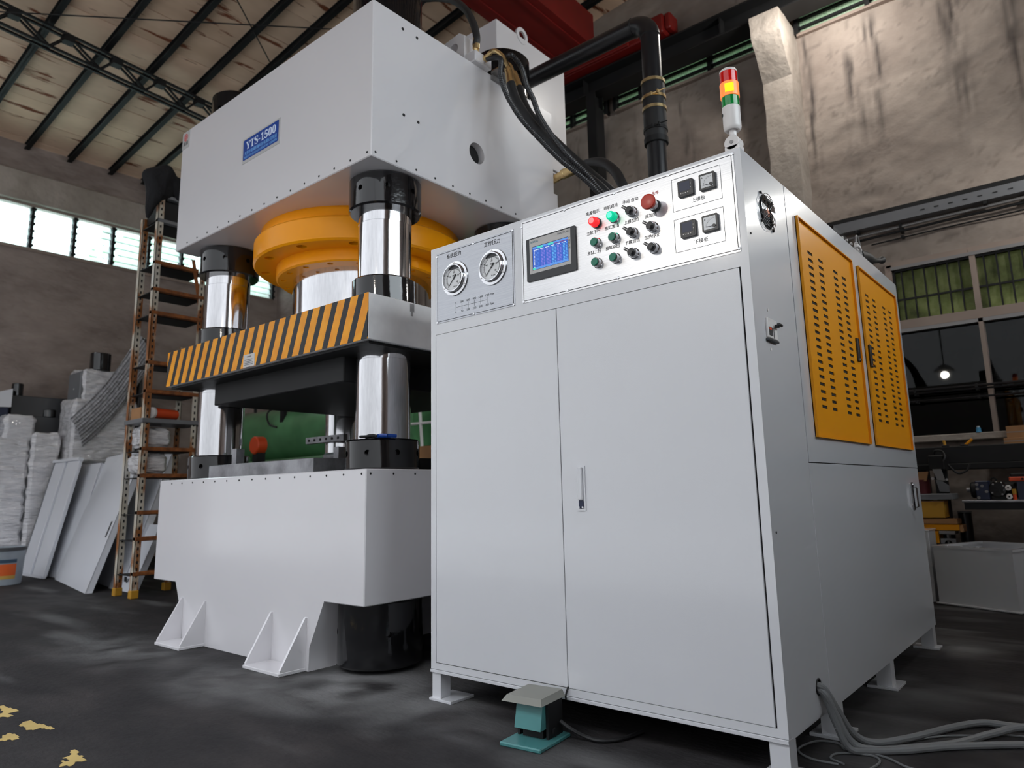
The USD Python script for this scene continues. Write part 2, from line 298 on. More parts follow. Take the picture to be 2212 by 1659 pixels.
# floor: fine where it is seen near, with overspray dust and scuffs
def floor_points(u, v):
    x, y = XL + u * (XR - XL), YF + v * (YB - YF); return np.stack([x, y, np.zeros_like(x)], -1)
P, F = grid(floor_points, 340, 190)
sv = np.zeros(len(P))
def dust(x, y, rx, ry, k, seed):
    d = np.hypot((P[:, 0] - x) / rx, (P[:, 1] - y) / ry); n = meshkit.fbm(np.c_[P[:, :2] * 9, np.full(len(P), seed * 3.1)], 4, seed)
    return k * np.clip(1 - d, 0, 1) * np.clip((n - .28) * 2.4, 0, 1)
for a in ((-1.75, -.05, .75, .45, .75, 1), (-1.25, -.1, .35, .3, .55, 2), (.02, 1.9, .28, .3, .9, 3), (-3.2, -.3, .9, .35, .45, 4), (-2.1, -.3, .6, .3, .5, 5), (-.35, -.25, .7, .35, .35, 6), (.1, .45, .3, .4, .4, 7), (.05, 1.05, .35, .4, .35, 8), (-5.5, .2, 1.4, .5, .15, 9)):
    sv = np.maximum(sv, dust(*a))
scuff = np.clip((meshkit.fbm(np.c_[P[:, 0] * 1.1, P[:, 1] * 6, np.zeros(len(P))], 4, 21) - .60) * 1.6, 0, .25); sv = np.clip(np.maximum(sv, scuff), 0, .9)
fl = setting('floor', 'dark worn concrete shop floor with pale overspray dust around the machine feet', 'floor')
stain(fl.part('concrete', (P, F), 'floor_concrete', smooth=True), sv)
fl.part('subfloor', bx(XL - .2, XR + .2, YF - .2, YB + .2, -.2, -.004), 'black_steel')
# worn yellow paint left on the floor
def flakes(x0, y0, x1, y1, seed, thr, step=.006):
    nx, ny = int((x1 - x0) / step), int((y1 - y0) / step); X, Y = np.meshgrid(np.arange(nx), np.arange(ny), indexing='ij')
    n = meshkit.fbm(np.stack([X * step * 9, Y * step * 26, np.full(X.shape, seed)], -1), 4, seed); e = 1 - np.maximum(np.abs(2 * X / nx - 1), np.abs(2 * Y / ny - 1)) ** 3
    i, j = np.nonzero(n * (.72 + .28 * e) > thr)
    g = unary_union(shapely.box(x0 + i * step, y0 + j * step, x0 + (i + 1) * step, y0 + (j + 1) * step)).buffer(.004).buffer(-.004).simplify(.003)
    return cat([trimesh.creation.extrude_polygon(p, .0012, engine='earcut') for p in getattr(g, 'geoms', [g]) if p.area > 6e-5])
plain('floor_paint', lin(176, 152, 92), .7, var=.2)
for k, (x0, y0, x1, y1, sd, th, lb) in enumerate(((-1.80, -1.075, -1.60, -.955, 4, .55, 'flaked yellow paint remnant on the dark floor, the one nearest the lower frame edge'), (-2.50, -1.12, -2.02, -.92, 9, .55, 'flaked yellow paint remnant on the dark floor, the one further from the machine cabinet'))):
    t = Thing('floor_paint_remnant', lb, 'floor paint', ((x0 + x1) / 2, (y0 + y1) / 2, 0)); t.part('paint_flakes', flakes(x0, y0, x1, y1, sd, th), 'floor_paint', kind='stuff')
# ground outside the open front
og = setting('ground_outside', 'bright concrete yard outside the open front of the hall', 'ground'); og.part('yard', bx(-40, 30, -45, YF - .2, -.2, -.01), 'outdoor_ground')
fb = setting('building_opposite', 'pale factory building across the yard', 'building'); fb.part('facade', bx(-45, 35, -15, -14.5, -.01, 15), 'outdoor_ground')

# back wall: lumpy plaster with drip marks, openings for louvres and windows
WIN = (-.44, 1.2, 1.055, 2.36)        # x0, x1, z0, z1 of the window
LOUV = [(-3.95, -2.86), (-2.75, -1.18), (-.915, 1.2)]; LZ = (4.545, 4.815)
def back_points(u, v):
    x, z = -5.2 + u * 6.6, v * 6.5; q = np.stack([x * 1.3, np.zeros_like(x), z * 2.4], -1)
    return np.stack([x, YB - .034 * (meshkit.fbm(q, 3, 3) - .5) - .035 * (meshkit.fbm(q * 3.1 + 9, 3, 5) - .5), z], -1)
P, F = grid(back_points, 264, 260)
C0 = P[F].mean(1); keep = np.ones(len(F), bool)
for (x0, x1), (z0, z1) in [((WIN[0], WIN[1]), (WIN[2], WIN[3]))] + [(l, LZ) for l in LOUV]:
    keep &= ~((C0[:, 0] > x0) & (C0[:, 0] < x1) & (C0[:, 2] > z0) & (C0[:, 2] < z1))
X_, Z_ = P[:, 0], P[:, 2]; sv = np.zeros(len(P))
thin = meshkit.fbm(np.stack([X_ * 42, np.zeros_like(X_), Z_ * 2.2], -1), 4, 11); wob = .05 * (meshkit.fbm(np.stack([X_ * 2, np.zeros_like(X_), Z_ * 3], -1), 3, 12) - .5)
for x, w, zt, zb, k in ((-.55, .045, 4.30, 3.1, .9), (-.36, .055, 4.55, 3.2, 1.0), (-.47, .03, 3.9, 3.3, .6), (.20, .07, 4.55, 2.95, .9), (.14, .03, 4.5, 3.7, .7), (-.86, .035, 4.6, 2.75, .95), (-1.62, .03, 4.5, 3.3, .7), (-1.45, .025, 4.4, 3.5, .6), (-2.05, .03, 4.5, 3.0, .75), (-2.0, .05, 4.2, 3.1, .5), (-2.55, .025, 4.5, 3.2, .6), (-2.9, .04, 4.5, 3.2, .6), (-3.25, .05, 4.5, 3.0, .6), (.55, .05, 4.5, 3.0, .8), (-.68, .02, 4.4, 3.9, .5)):
    g = np.exp(-((X_ + wob - x) / w) ** 2) * np.clip((zt - Z_) * 6, 0, 1) * np.clip((Z_ - zb) / (.55 * (zt - zb)), 0, 1); sv = np.maximum(sv, k * g * np.clip((thin - .38) * 5, 0, 1))
cr = meshkit.fbm(np.stack([X_ * 5, np.zeros_like(X_), Z_ * 9], -1), 5, 14); sv = np.maximum(sv, np.clip((.030 - np.abs(cr - .5)) * 12, 0, .3) * (meshkit.fbm(np.stack([X_ * 1.5, X_ * 0, Z_ * 1.5], -1), 2, 15) > .52))
sv = np.maximum(sv, .5 * np.clip(1 - (Z_ - .0) / .9, 0, 1) * meshkit.fbm(np.stack([X_ * 3, X_ * 0, Z_ * 3], -1), 3, 16))
wb = setting('wall_back', 'rough grey-brown plastered wall with black drip stains behind the machines', 'wall')
stain(wb.part('plaster', (P, F[keep]), 'plaster', smooth=True), np.clip(sv, 0, 1))
cols = sorted({XL - .2, XR + .2, *[v for l in LOUV for v in l], WIN[0], WIN[1]})
for a, b in zip(cols[:-1], cols[1:]):
    holes = ([(WIN[2], WIN[3])] if WIN[0] <= a < WIN[1] else []) + ([LZ] if any(l[0] <= a < l[1] for l in LOUV) else [])
    z = -.1
    for h in holes + [(7.2, 7.2)]:
        wb.part('masonry', bx(a, b, YB + .045, YB + .2, z, h[0]), 'plain_wall'); z = h[1]
wb.part('masonry', bx(XL - .1, -5.15, YB - .01, YB + .06, -.1, 7), 'plain_wall'); wb.part('masonry', bx(1.35, XR + .1, YB - .01, YB + .06, -.1, 7), 'plain_wall')
wl = setting('wall_left', 'dim plastered side wall with a high band of glass louvre windows', 'wall')
LW = (-1.2, 3.9, 3.73, 4.27)          # y0, y1, z0, z1
wl.part('plaster', bx(XL - .2, XL, YF - .2, YB + .2, -.1, LW[2]), 'plain_wall'); wl.part('plaster', bx(XL - .2, XL, YF - .2, YB + .2, LW[3], 5.6), 'plain_wall')
wl.part('plaster', bx(XL - .2, XL, YF - .2, LW[0], LW[2], LW[3]), 'plain_wall'); wl.part('plaster', bx(XL - .2, XL, LW[1], YB + .2, LW[2], LW[3]), 'plain_wall')
wl.part('lintel', bx(XL, XL + .07, YF, YB, 4.29, 4.66, .01), 'concrete_column')
wr = setting('wall_right', 'dim plastered wall closing the hall beyond the frame', 'wall'); [wr.part('plaster', bx(XR, XR + .2, *q), 'plain_wall') for q in ((YF - .2, YB + .2, -.1, 2.2), (YF - .2, YB + .2, 4.2, 7), (YF - .2, -1.8, 2.2, 4.2), (2.6, YB + .2, 2.2, 4.2))]; w6 = setting('window_6', 'high daylight window in the wall beyond the frame', 'window'); w6.part('pane', bx(XR + .09, XR + .095, -1.8, 2.6, 2.2, 4.2), 'clear_glass'); w6.part('window_frame', cut(bx(XR + .05, XR + .15, -1.85, 2.65, 2.15, 4.25), bx(XR, XR + .3, -1.76, 2.56, 2.24, 4.16)), 'beige_trim')
wf = setting('wall_front', 'plastered front wall around the wide open entrance', 'wall'); DX, DZ = (-8.4, 1.2), 4.2
wf.part('plaster', bx(XL - .2, DX[0], YF - .2, YF, -.1, 7), 'plain_wall'); wf.part('plaster', bx(DX[1], XR + .2, YF - .2, YF, -.1, 7), 'plain_wall'); wf.part('plaster', bx(DX[0], DX[1], YF - .2, YF, DZ, 7), 'plain_wall')

# ceiling: sheets on purlins
ce = setting('ceiling', 'pitched ceiling of beige rust-streaked sheets on dark steel purlins', 'ceiling')
def sloped(x0, x1, y0, y1, dz0, dz1):
    v = [(x, y, roof_z(x) + d) for d in (dz0, dz1) for x in (x0, x1) for y in (y0, y1)]
    return trimesh.convex.convex_hull(np.array(v))
xs = np.arange(XL - .3, XR + .4, .43)
for i, x in enumerate(xs):
    for j, (y0, y1) in enumerate(((YF - .3, .045), (.055, YB + .2))):
        k = rng.uniform(-.004, .004); ce.part('roof_sheet', sloped(x + .006, x + .424, y0, y1, k, .03 + k), f'roof_sheet_{int(rng.integers(3))}')
ce.part('roof_backing', sloped(XL - .4, XR + .5, YF - .4, YB + .3, .036, .09), 'black_steel')
for y in (-2.35, -1.75, -1.15, -.62, .02, .53, .99, 1.47, 1.88, 2.33, 2.8, 3.27, 3.7):
    z0, z1 = -.075, -.002; w = .028
    v = lambda a, b, c, d: sloped(XL + .02, XR - .02, y + a, y + b, c, d)
    ce.part('purlin', cat([v(-w, w, z0, z0 + .008), v(-.006, .006, z0, z1), v(-w, w, z1 - .008, z1)]), 'black_steel')
# roof truss and brace rods
T0, T1 = np.array((-6.52, -.38, 0.)), np.array((-6.737, 1.6, 0.))
tr = Thing('roof_truss', 'dark steel lattice truss slung under the ceiling purlins', 'roof truss', (-6.6, .6, 5.0)); dirT = (T1 - T0) / np.linalg.norm(T1 - T0)
def tpt(s, z, off=0.): q = T0 + dirT * s; return np.array((q[0] + off, q[1], z))
def bar(a, b, w, h):
    a, b = np.asarray(a, float), np.asarray(b, float); u, v, d = frame_of(b - a); L = np.linalg.norm(b - a); m = trimesh.creation.box((w, h, L)); T = np.eye(4); T[:3, :3] = np.c_[u, v, d]; T[:3, 3] = (a + b) / 2; m.apply_transform(T); return m
for off in (-.036, .036):
    tr.part('top_chord', bar(tpt(-2.3, 5.19, off), tpt(4.4, 5.16, off), .024, .024), 'black_steel'); tr.part('bottom_chord', bar(tpt(-2.3, 4.985, off), tpt(4.4, 4.955, off), .024, .024), 'black_steel')
s = -2.2
while s < 4.1:
    for off in (-.03, .03):
        tr.part('web_bar', bar(tpt(s, 5.17, off), tpt(s + .30, 4.98, off), .018, .018), 'black_steel'); tr.part('web_bar', bar(tpt(s + .30, 4.98, off), tpt(s + .46, 5.17, off), .018, .018), 'black_steel')
    tr.part('gusset', bx(*sum(([tpt(s, 0)[k] - (.045, .05)[k], tpt(s, 0)[k] + (.045, .05)[k]] for k in (0, 1)), []), 5.11, 5.18), 'black_steel'); s += .46
for lb, a, b in (('thin steel brace rod running along the ceiling from the truss top chord', (-6.386, -.417, 5.02), (-4.6, 1.9, 5.24)), ('thin steel brace rod crossing the other brace rod under the purlins', (-4.66, .70, 5.23), (-5.9, 2.2, 5.10))):
    t = Thing('brace_rod', lb, 'brace rod', a); t.part('rod', cyl(a, b, .006, 8), 'black_steel')

# windows ------------------------------------------------------------------
w1 = setting('window_1', 'high bright band of glass louvres in the side wall', 'window')
bays = [-1.2, -.72, -.25, .21, .67, 1.13, 1.58, 2.03, 2.48, 2.93, 3.4, 3.9]
fr = []
for y in bays: w1.part('mullion', cat([bx(XL - .09, XL + .015, y - .016, y + .016, LW[2], LW[3])] + [bx(XL - .02, XL + .03, y - .026, y + .026, z - .014, z + .014) for z in np.arange(LW[2] + .05, LW[3], .09)]), 'black_steel')
w1.part('window_frame', cat([bx(XL - .1, XL + .02, LW[0], LW[1], LW[2] - .03, LW[2] + .012), bx(XL - .1, XL + .02, LW[0], LW[1], LW[3] - .012, LW[3] + .03)]), 'beige_trim')
for a, b in zip(bays[:-1], bays[1:]):
    for z in np.arange(LW[2] + .045, LW[3] - .02, .09):
        m = bx(-.003, .003, a + .018, b - .018, -.05, .05); m.apply_transform(trimesh.transformations.rotation_matrix(-.45, (0, 1, 0))); m.apply_translation((XL - .05, 0, z)); w1.part('glass_slat', m, 'louvre_glass')
# greenery outside that window
def foliage(cx, cy, cz, rx, ry, rz, n, size, seed):
    r = np.random.default_rng(seed); d = r.normal(size=(n, 3)); d /= np.linalg.norm(d, axis=1, keepdims=True); c = np.array((cx, cy, cz)) + d * r.uniform(.4, 1, (n, 1)) * (rx, ry, rz)
    u = r.normal(size=(n, 3)); u /= np.linalg.norm(u, axis=1, keepdims=True); v = np.cross(u, r.normal(size=(n, 3))); v /= np.linalg.norm(v, axis=1, keepdims=True); s = size * r.uniform(.6, 1.3, (n, 1))
    V = np.stack([c - u * s, c + v * s * .5, c + u * s, c - v * s * .5], 1).reshape(-1, 3); return V, np.arange(4 * n).reshape(n, 4)
for lb, cx, cy, cz, r3, n, sd in (('leafy tree seen blurred through the louvre band', -11.6, 3.0, 4.7, (.7, .75, 1.2), 700, 3), ('leafy tree further along outside the louvre band, beyond the rack', -11.8, 5.0, 4.9, (.8, .9, 1.3), 900, 4)):
    t = Thing('tree', lb, 'tree', (cx, cy, -.01)); t.part('trunk', tube([(cx, cy, -.01), (cx + .1, cy, 1.8), (cx, cy + .1, 4.2)], np.linspace(.16, .06, 17), 10), 'cardboard'); t.part('foliage', foliage(cx, cy, cz, *r3, n, .16, sd), 'leaf_green', kind='stuff', smooth=False)

# green louvre vents high in the back wall
for k, ((a, b), lb) in enumerate(zip(LOUV, ('green glass louvre vent beside the black steel post, partly behind the white tank', 'green glass louvre vent between the black riser pipe and the concrete column', 'green glass louvre vent right under the ceiling, past the concrete column'))):
    t = setting(f'window_{k + 2}', lb, 'louvre vent', ((a + b) / 2, YB, LZ[0]))
    xs_ = {0: [a, -3.29, b], 1: [a, -2.45, -1.715, b], 2: [a, -.35, .3, b]}[k]
    t.part('window_frame', cat([bx(a, b, YB - .04, YB + .05, LZ[1] - .012, LZ[1] + .015), bx(a, b, YB - .05, YB + .05, LZ[0] - .02, LZ[0] + .006)]), 'beige_trim')
    for x in xs_: t.part('mullion', bx(x - .018, x + .018, YB - .055, YB + .05, LZ[0], LZ[1]), 'black_steel')
    for x0, x1 in zip(xs_[:-1], xs_[1:]):
        for z, h in ((LZ[0] + .035, .040), (LZ[0] + .107, .052), (LZ[0] + .186, .056), (LZ[0] + .248, .020)):
            m = bx(x0 + .02, x1 - .02, -.0025, .0025, -h / 2, h / 2); m.apply_transform(trimesh.transformations.rotation_matrix(.25, (1, 0, 0))); m.apply_translation((0, YB + .01, z)); t.part('glass_slat', m, 'green_louvre')
        t.part('slat_rail', cat([bx(x0 + .018, x1 - .018, YB - .02, YB + .04, LZ[0] + a_, LZ[0] + b_) for a_, b_ in ((.004, .014), (.056, .079), (.134, .156), (.215, .237))]), 'black_steel', kind='stuff')
# big lower window
w5 = setting('window_5', 'large steel-framed window with barred upper lights and dark lower panes behind the cabinet', 'window', (.38, YB, WIN[2]))
x0, x1, z0, z1 = WIN; MX = .118; TZ = (1.855, 1.92)
w5.part('window_frame', cat([bx(x0 - .01, x0 + .035, YB - .03, YB + .06, z0, z1), bx(x1 - .03, x1, YB - .03, YB + .06, z0, z1), bx(x0, x1, YB - .03, YB + .06, z1 - .02, z1 + .02), bx(x0, x1, YB - .035, YB + .06, *TZ)]), 'beige_trim')
w5.part('mullion', bx(MX - .018, MX + .018, YB - .035, YB + .06, TZ[1], z1), 'beige_trim'); w5.part('mullion', bx(MX - .014, MX + .014, YB - .04, YB + .06, z0, TZ[0]), 'beige_trim')
w5.part('window_rail', bx(x0 + .03, x1, YB - .04, YB + .03, TZ[0] - .028, TZ[0] - .002), 'alu_frame'); w5.part('window_rail', bx(x0 + .03, x1, YB - .04, YB + .03, z1 - .045, z1 - .02), 'alu_frame')
w5.part('window_sash', cat([bx(x0 + .035, x0 + .05, YB - .02, YB + .03, TZ[1], z1 - .04), bx(x0 + .03, x1, YB - .02, YB + .03, z1 - .06, z1 - .045)]), 'black_steel')
for a, b in ((x0 + .035, MX - .018), (MX + .018, x1 - .03)):
    w5.part('pane', bx(a, b, YB + .012, YB + .016, TZ[1], z1 - .02), 'moss_glass'); w5.part('pane', bx(a, b, YB + .012, YB + .016, z0, TZ[0]), 'dark_glass')
for x in np.arange(x0 + .095, x1 - .03, .0755): w5.part('bar', bx(x - .0055, x + .0055, YB - .012, YB - .001, TZ[1], z1 - .045), 'black_steel')
w5.part('bar', bx(x0 + .04, x1, YB - .010, YB + .001, 2.075, 2.09), 'black_steel')
w5.part('sill', bx(x0 - .05, x1 + .1, YB - .06, YB + .05, z0 - .05, z0 - .002, .006), 'concrete_column')
dr = setting('room_behind', 'unlit room behind the dark lower panes', 'room'); dr.part('backing', cat([bx(x0 - .3, x1 + .3, 5.2, 5.3, .2, TZ[0]), bx(x0 - .3, x1 + .3, YB + .2, 5.3, TZ[0], TZ[0] + .05), bx(x0 - .35, x0 - .3, YB + .2, 5.3, .2, TZ[0]), bx(x1 + .3, x1 + .35, YB + .2, 5.3, .2, TZ[0]), bx(x0 - .3, x1 + .3, YB + .2, 5.3, .15, .2)]), 'dark_room')
aw = setting('wall_outside', 'mossy wall of the neighbouring building outside the barred window', 'wall'); aw.part('plaster', bx(-6, 6, 6.2, 6.4, 0, 5.2), 'alley_wall')

# concrete column with corbel, runway beam, crane, steel post
cc = setting('concrete_column', 'plastered concrete column with a corbel carrying the black crane runway', 'column', (-1.05, 3.9, 0))
g = Polygon([(3.75, 0), (3.75, 4.08), (3.55, 4.40), (3.55, 4.60), (4.0, 4.60), (4.0, 0)])
m = trimesh.creation.extrude_polygon(g, .24, engine='earcut'); m = place(m, (-1.17, 0, 0), (0, 1, 0), (0, 0, 1)); m = m.subdivide_to_size(.06); m.merge_vertices(); P = m.vertices
m.vertices = P + (np.c_[meshkit.fbm(P * 5, 3, 1), meshkit.fbm(P * 5 + 7, 3, 2), P[:, 0] * 0 + .5] - .5) * .022 * (P[:, 1:2] < 3.99); cc.part('shaft', m, 'concrete_column', smooth=50)
rb = Thing('crane_runway_beam', 'black steel crane runway beam resting on the column corbel below the ceiling', 'crane beam', (-2, 3.65, 4.6))
rb.part('web', bx(-8.9, 3.1, 3.70, 3.715, 4.61, 4.79), 'black_steel'); rb.part('flange', bx(-8.9, 3.1, 3.60, 3.82, 4.60, 4.615), 'black_steel'); rb.part('flange', bx(-8.9, 3.1, 3.58, 3.84, 4.785, 4.80), 'black_steel'); rb.part('rail', bx(-8.9, 3.1, 3.69, 3.73, 4.80, 4.835), 'black_steel')
for x in (-6, -4.4, -2.9, -1.45, 0.2, 1.6): rb.part('stiffener', bx(x - .006, x + .006, 3.615, 3.70, 4.615, 4.785), 'black_steel')
cr = Thing('overhead_crane', 'red overhead travelling crane girder above the press', 'crane', (-2.85, .8, 4.9))
cr.part('girder', bx(-3.06, -2.64, YF + .1, 3.45, 4.92, 5.30, .008), 'crane_red'); cr.part('bottom_flange', bx(-3.11, -2.60, YF + .1, 3.45, 4.90, 4.92), 'crane_red')
for x in (-3.0, -2.70): cr.part('trolley_rail', bx(x - .025, x + .025, YF + .1, 3.45, 4.886, 4.90), 'crane_red')
cr.part('end_truck', bx(-3.35, -1.95, 3.52, 3.76, 4.84, 5.03, .01), 'crane_red'); cr.part('buffer', bx(-1.95, -1.89, 3.56, 3.72, 4.88, 5.04, .012), 'crane_red'); cr.part('wheel_cover', bx(-3.3, -2.3, 3.49, 3.52, 4.84, 4.98, .006), 'crane_red')
for x in (-3.05, -2.25): cr.part('wheel', cyl((x, 3.67, 4.895), (x, 3.75, 4.895), .06, 24), 'black_steel')
cr.part('cable_loop', tube([(-2.9, 3.47, 5.0), (-2.75, 3.44, 4.86), (-2.6, 3.44, 4.87), (-2.52, 3.46, 4.97), (-2.6, 3.48, 5.03)], .007, 6), 'black_rubber')
sp = Thing('steel_post', 'black steel H-section post holding up the runway beam behind the hoses', 'post', (-2.81, 3.68, 0))
sp.part('flange', bx(-2.865, -2.76, 3.60, 3.612, 0, 4.60), 'black_steel'); sp.part('flange', bx(-2.865, -2.76, 3.738, 3.75, 0, 4.60), 'black_steel'); sp.part('web', bx(-2.818, -2.806, 3.612, 3.738, 0, 4.60), 'black_steel'); sp.part('side_plate', bx(-2.764, -2.758, 3.612, 3.738, 0, 4.45), 'black_steel'); sp.part('base_plate', bx(-2.93, -2.70, 3.54, 3.80, 0, .015), 'black_steel')
# cable tray and conduits over the window
ct = Thing('cable_tray', 'grey steel cable tray fixed along the wall over the large window', 'cable tray', (.2, 3.93, 2.67)); ct.part('tray', cut(bx(-.83, 3.1, 3.87, 3.955, 2.665, 2.745), bx(-.9, 3.2, 3.88, 3.945, 2.675, 2.80)), 'grey_paint')
for x in np.arange(-.15, .4, .09): ct.part('slot', bx(x, x + .03, 3.867, 3.872, 2.70, 2.708), 'slot_black')
for x in (-.6, .25, 1.1): ct.part('bracket', bx(x - .012, x + .012, 3.87, 3.975, 2.64, 2.665), 'black_steel')
tb = setting('trim_1', 'black shadow-gap ledge under the bulging plaster above the cable tray', 'ledge'); tb.part('ledge', bx(-.95, 3.1, 3.93, 4.0, 2.765, 2.80), 'black_steel')
for k, (z, r, y, m, lb) in enumerate(((2.637, .011, 3.93, 'alu_frame', 'pale conduit pipe just under the grey cable tray'), (2.606, .009, 3.94, 'black_steel', 'dark conduit pipe below the pale conduit over the window'), (2.56, .006, 3.96, 'black_steel', 'thin dark cable run lowest on the wall over the window'))):
    t = Thing('conduit', lb, 'conduit', (.3, y, z)); t.part('pipe', tube([(-.72 + .1 * k, y, z - .012), (.2, y, z), (3.1, y, z + .02)], r, 10), m)
    for x in (-.3, .5): t.part('clip', bx(x - .01, x + .01, y - r - .004, 4.0, z - r - .004, z + r + .004), 'black_steel')
for k, (z, y, r, lb) in enumerate(((1.375, 3.88, .010, 'upper steel pipe running across the dark window panes'), (1.355, 3.89, .008, 'thin steel pipe right below the upper pipe across the panes'), (1.30, 3.90, .007, 'lowest dark rod crossing the window panes'))):
    t = Thing('wall_pipe', lb, 'pipe', (.2, y, z)); t.part('pipe', cyl((-.6, y, z), (1.6, y, z - .012), r, 10), 'black_paint')
    for x in (-.33, .05, .6): t.part('clip', bx(x - .008, x + .008, y - r, YB - .03, z - r - .008, z + r), 'black_steel')
# the lamps themselves (outside the frame)
for k, (p, r, w, c) in enumerate(LAMPS):
    if k > 2:
        t = Thing('globe_lamp', ('bare globe lamp hanging inside the entrance, toward the side wall', 'bare globe lamp hanging inside the entrance in front of the press')[k - 3], 'lamp', p); q = np.array(p); t.part('cord', cyl(q + (0, 0, r + .10), (p[0], p[1], roof_z(p[0]) - .12), .008, 8), 'black_rubber'); t.part('socket', cyl(q + (0, 0, r + .02), q + (0, 0, r + .12), .04, 16), 'black_plastic'); continue
    t = Thing('work_lamp', ('work lamp on a bracket near the back wall beside the window', 'high bay lamp hanging over the cabinet', 'work lamp hanging at the open entrance')[k], 'lamp', p); q = np.array(p)
    t.part('shade', lathe([(.02, .16), (.05, .15), (.14, .07), (.15, .065), (.145, .06), (.045, .14)], q, (0, 0, 1), 24), 'black_steel')
    t.part('stem', cyl(q + (0, 0, .15), (p[0], p[1], roof_z(p[0]) - .12) if k else (p[0], p[1], 3.4), .01, 8), 'black_steel')
    if k == 0: t.part('bracket', bx(p[0] - .01, p[0] + .01, p[1], YB, 3.38, 3.4), 'black_steel')

# ================================================================ the press
PX0, PX1, PY0, PY1 = -3.487, -1.632, -.0205, 1.33
pr = Thing('hydraulic_press', 'tall white four-column hydraulic press with yellow cylinder flange and hazard-striped slide', 'hydraulic press', (-2.56, .655, 0))
beam = cut(bx(PX0, PX1, PY0, PY1, 2.191, 2.962, .004), cyl((PX1 - .5, .663, 2.455), (PX1 + .1, .663, 2.455), .057, 40))
ub = pr.part('upper_crosshead', beam, 'press_white'); pr.part('hole_plug', cyl((PX1 - .50, .663, 2.455), (PX1 - .04, .663, 2.455), .0568, 32), 'slot_black', ub)
dots = [cyl((x, PY0 + .002, 2.214), (x, PY0 - .0015, 2.214), .0055, 8) for x in np.arange(-1.66, -3.45, -.120)] + [cyl((PX1 - .002, y, 2.214), (PX1 + .0015, y, 2.214), .0055, 8) for y in np.arange(.003, 1.3, .1205)]
dots += [cyl((PX1 - .002, y, z), (PX1 + .0015, y, z), .008, 8) for y, z in ((.155, 2.90), (.245, 2.90), (.165, 2.46), (.255, 2.46))]
pr.part('screw_dots', cat(dots), 'slot_black', ub, kind='stuff')
lb_ = pr.part('lower_block', bx(PX0, PX1, PY0, PY1, .286, .826, .004), 'press_white')
dots = [cyl((x, PY0 + .002, .806), (x, PY0 - .0015, .806), .0045, 8) for x in np.arange(-1.66, -3.45, -.120)] + [cyl((PX1 - .002, y, .806), (PX1 + .0015, y, .806), .0045, 8) for y in np.arange(.003, 1.3, .1205)]
pr.part('screw_dots', cat(dots), 'slot_black', lb_, kind='stuff')
leg = Polygon([(-3.226, .29), (-3.127, .094), (-3.123, 0), (-1.993, 0), (-1.99, .094), (-1.894, .29)])
for y in (PY0, PY1 - .14): pr.part('leg', place(trimesh.creation.extrude_polygon(leg, .14, engine='earcut'), (0, y + .14, 0), *FRONT), 'press_white')
pr.part('base_web', bx(-2.95, -2.17, .1, 1.2, 0, .29), 'press_white'); pr.part('base_plate', bx(-3.0, -2.02, .12, .32, 0, .07), 'press_white')
for a, b in ((-3.14, -2.88), (-2.29, -2.01)):
    for y, s in ((PY0, -1), (PY1, 1)):
        f = pr.part('foot_plate', bx(a, b, y, y + s * .128, 0, .014, .002), 'press_white')
        for x in (a + .008, b - .008):
            tri = Polygon([(0, .013), (.12, .013), (.12, .022), (.008, .214), (0, .214)])
            m = place(trimesh.creation.extrude_polygon(tri, .012, engine='earcut'), (x - .006, y, 0), (0, s, 0), (0, 0, 1)) if s > 0 else place(trimesh.creation.extrude_polygon(tri, .012, engine='earcut'), (x + .006, y, 0), (0, -1, 0), (0, 0, 1))
            pr.part('gusset', m, 'press_white', f)
COLS = [(-1.823, .22), (-3.288, .22), (-1.823, 1.09), (-3.288, 1.09)]
def nut(r, z0, z1, c, holes=6, a0=0.):
    m = lathe([(.1, 0), (r - .008, 0), (r, .008), (r, z1 - z0 - .008), (r - .008, z1 - z0), (.1, z1 - z0), (.1, 0)], (*c, z0), n=56)
    if holes: m = cut(m, *[cyl((c[0] + (r - .02) * math.cos(t), c[1] + (r - .02) * math.sin(t), (z0 + z1) / 2 + .005), (c[0] + (r + .05) * math.cos(t), c[1] + (r + .05) * math.sin(t), (z0 + z1) / 2 + .005), .013, 14) for t in a0 + np.arange(holes) * 2 * PI / holes])
    return m
for k, c in enumerate(COLS):
    r, g = .125, .0015
    pf = [(0, .28), (r, .28), (r, 1.318), (r - g, 1.3185), (r - g, 1.3215), (r, 1.322), (r, 1.966), (r - g, 1.9665), (r - g, 1.9695), (r, 1.970), (r, 2.97), (0, 2.97)]
    pr.part('column', lathe(pf, (*c, 0), n=64), 'chrome')
    pr.part('upper_nut', nut(.171, 2.029, 2.190, c, 8, -.64), 'black_gloss'); pr.part('guide_sleeve', nut(.150, 1.568, 1.700, c, 0), 'black_gloss')
    pr.part('lower_nut', nut(.166, .827, .960, c, 8, -.3), 'black_gloss'); pr.part('bottom_nut', nut(.181, .018, .285, c, 4, -.5), 'black_gloss')
    pr.part('top_nut', nut((.171, .150, .171, .150)[k], 2.963, (3.30, 3.20, 3.255, 3.20)[k], c, 6, -.2), 'black_gloss')
CX, CY = -2.555, .655
ring = lathe([(.2, 0), (.595, 0), (.605, .010), (.605, .122), (.593, .135), (.57, .135), (.57, .196), (.2, .196), (.2, 0)], (CX, CY, 1.995), n=96)
ring = cut(ring, *[cyl((CX + .545 * math.cos(t), CY + .545 * math.sin(t), 1.98), (CX + .545 * math.cos(t), CY + .545 * math.sin(t), 2.035), .027, 18) for t in .31 + np.arange(12) * PI / 6])
pr.part('cylinder_flange', ring, 'yellow_gloss', label='glossy yellow bolted cylinder flange')
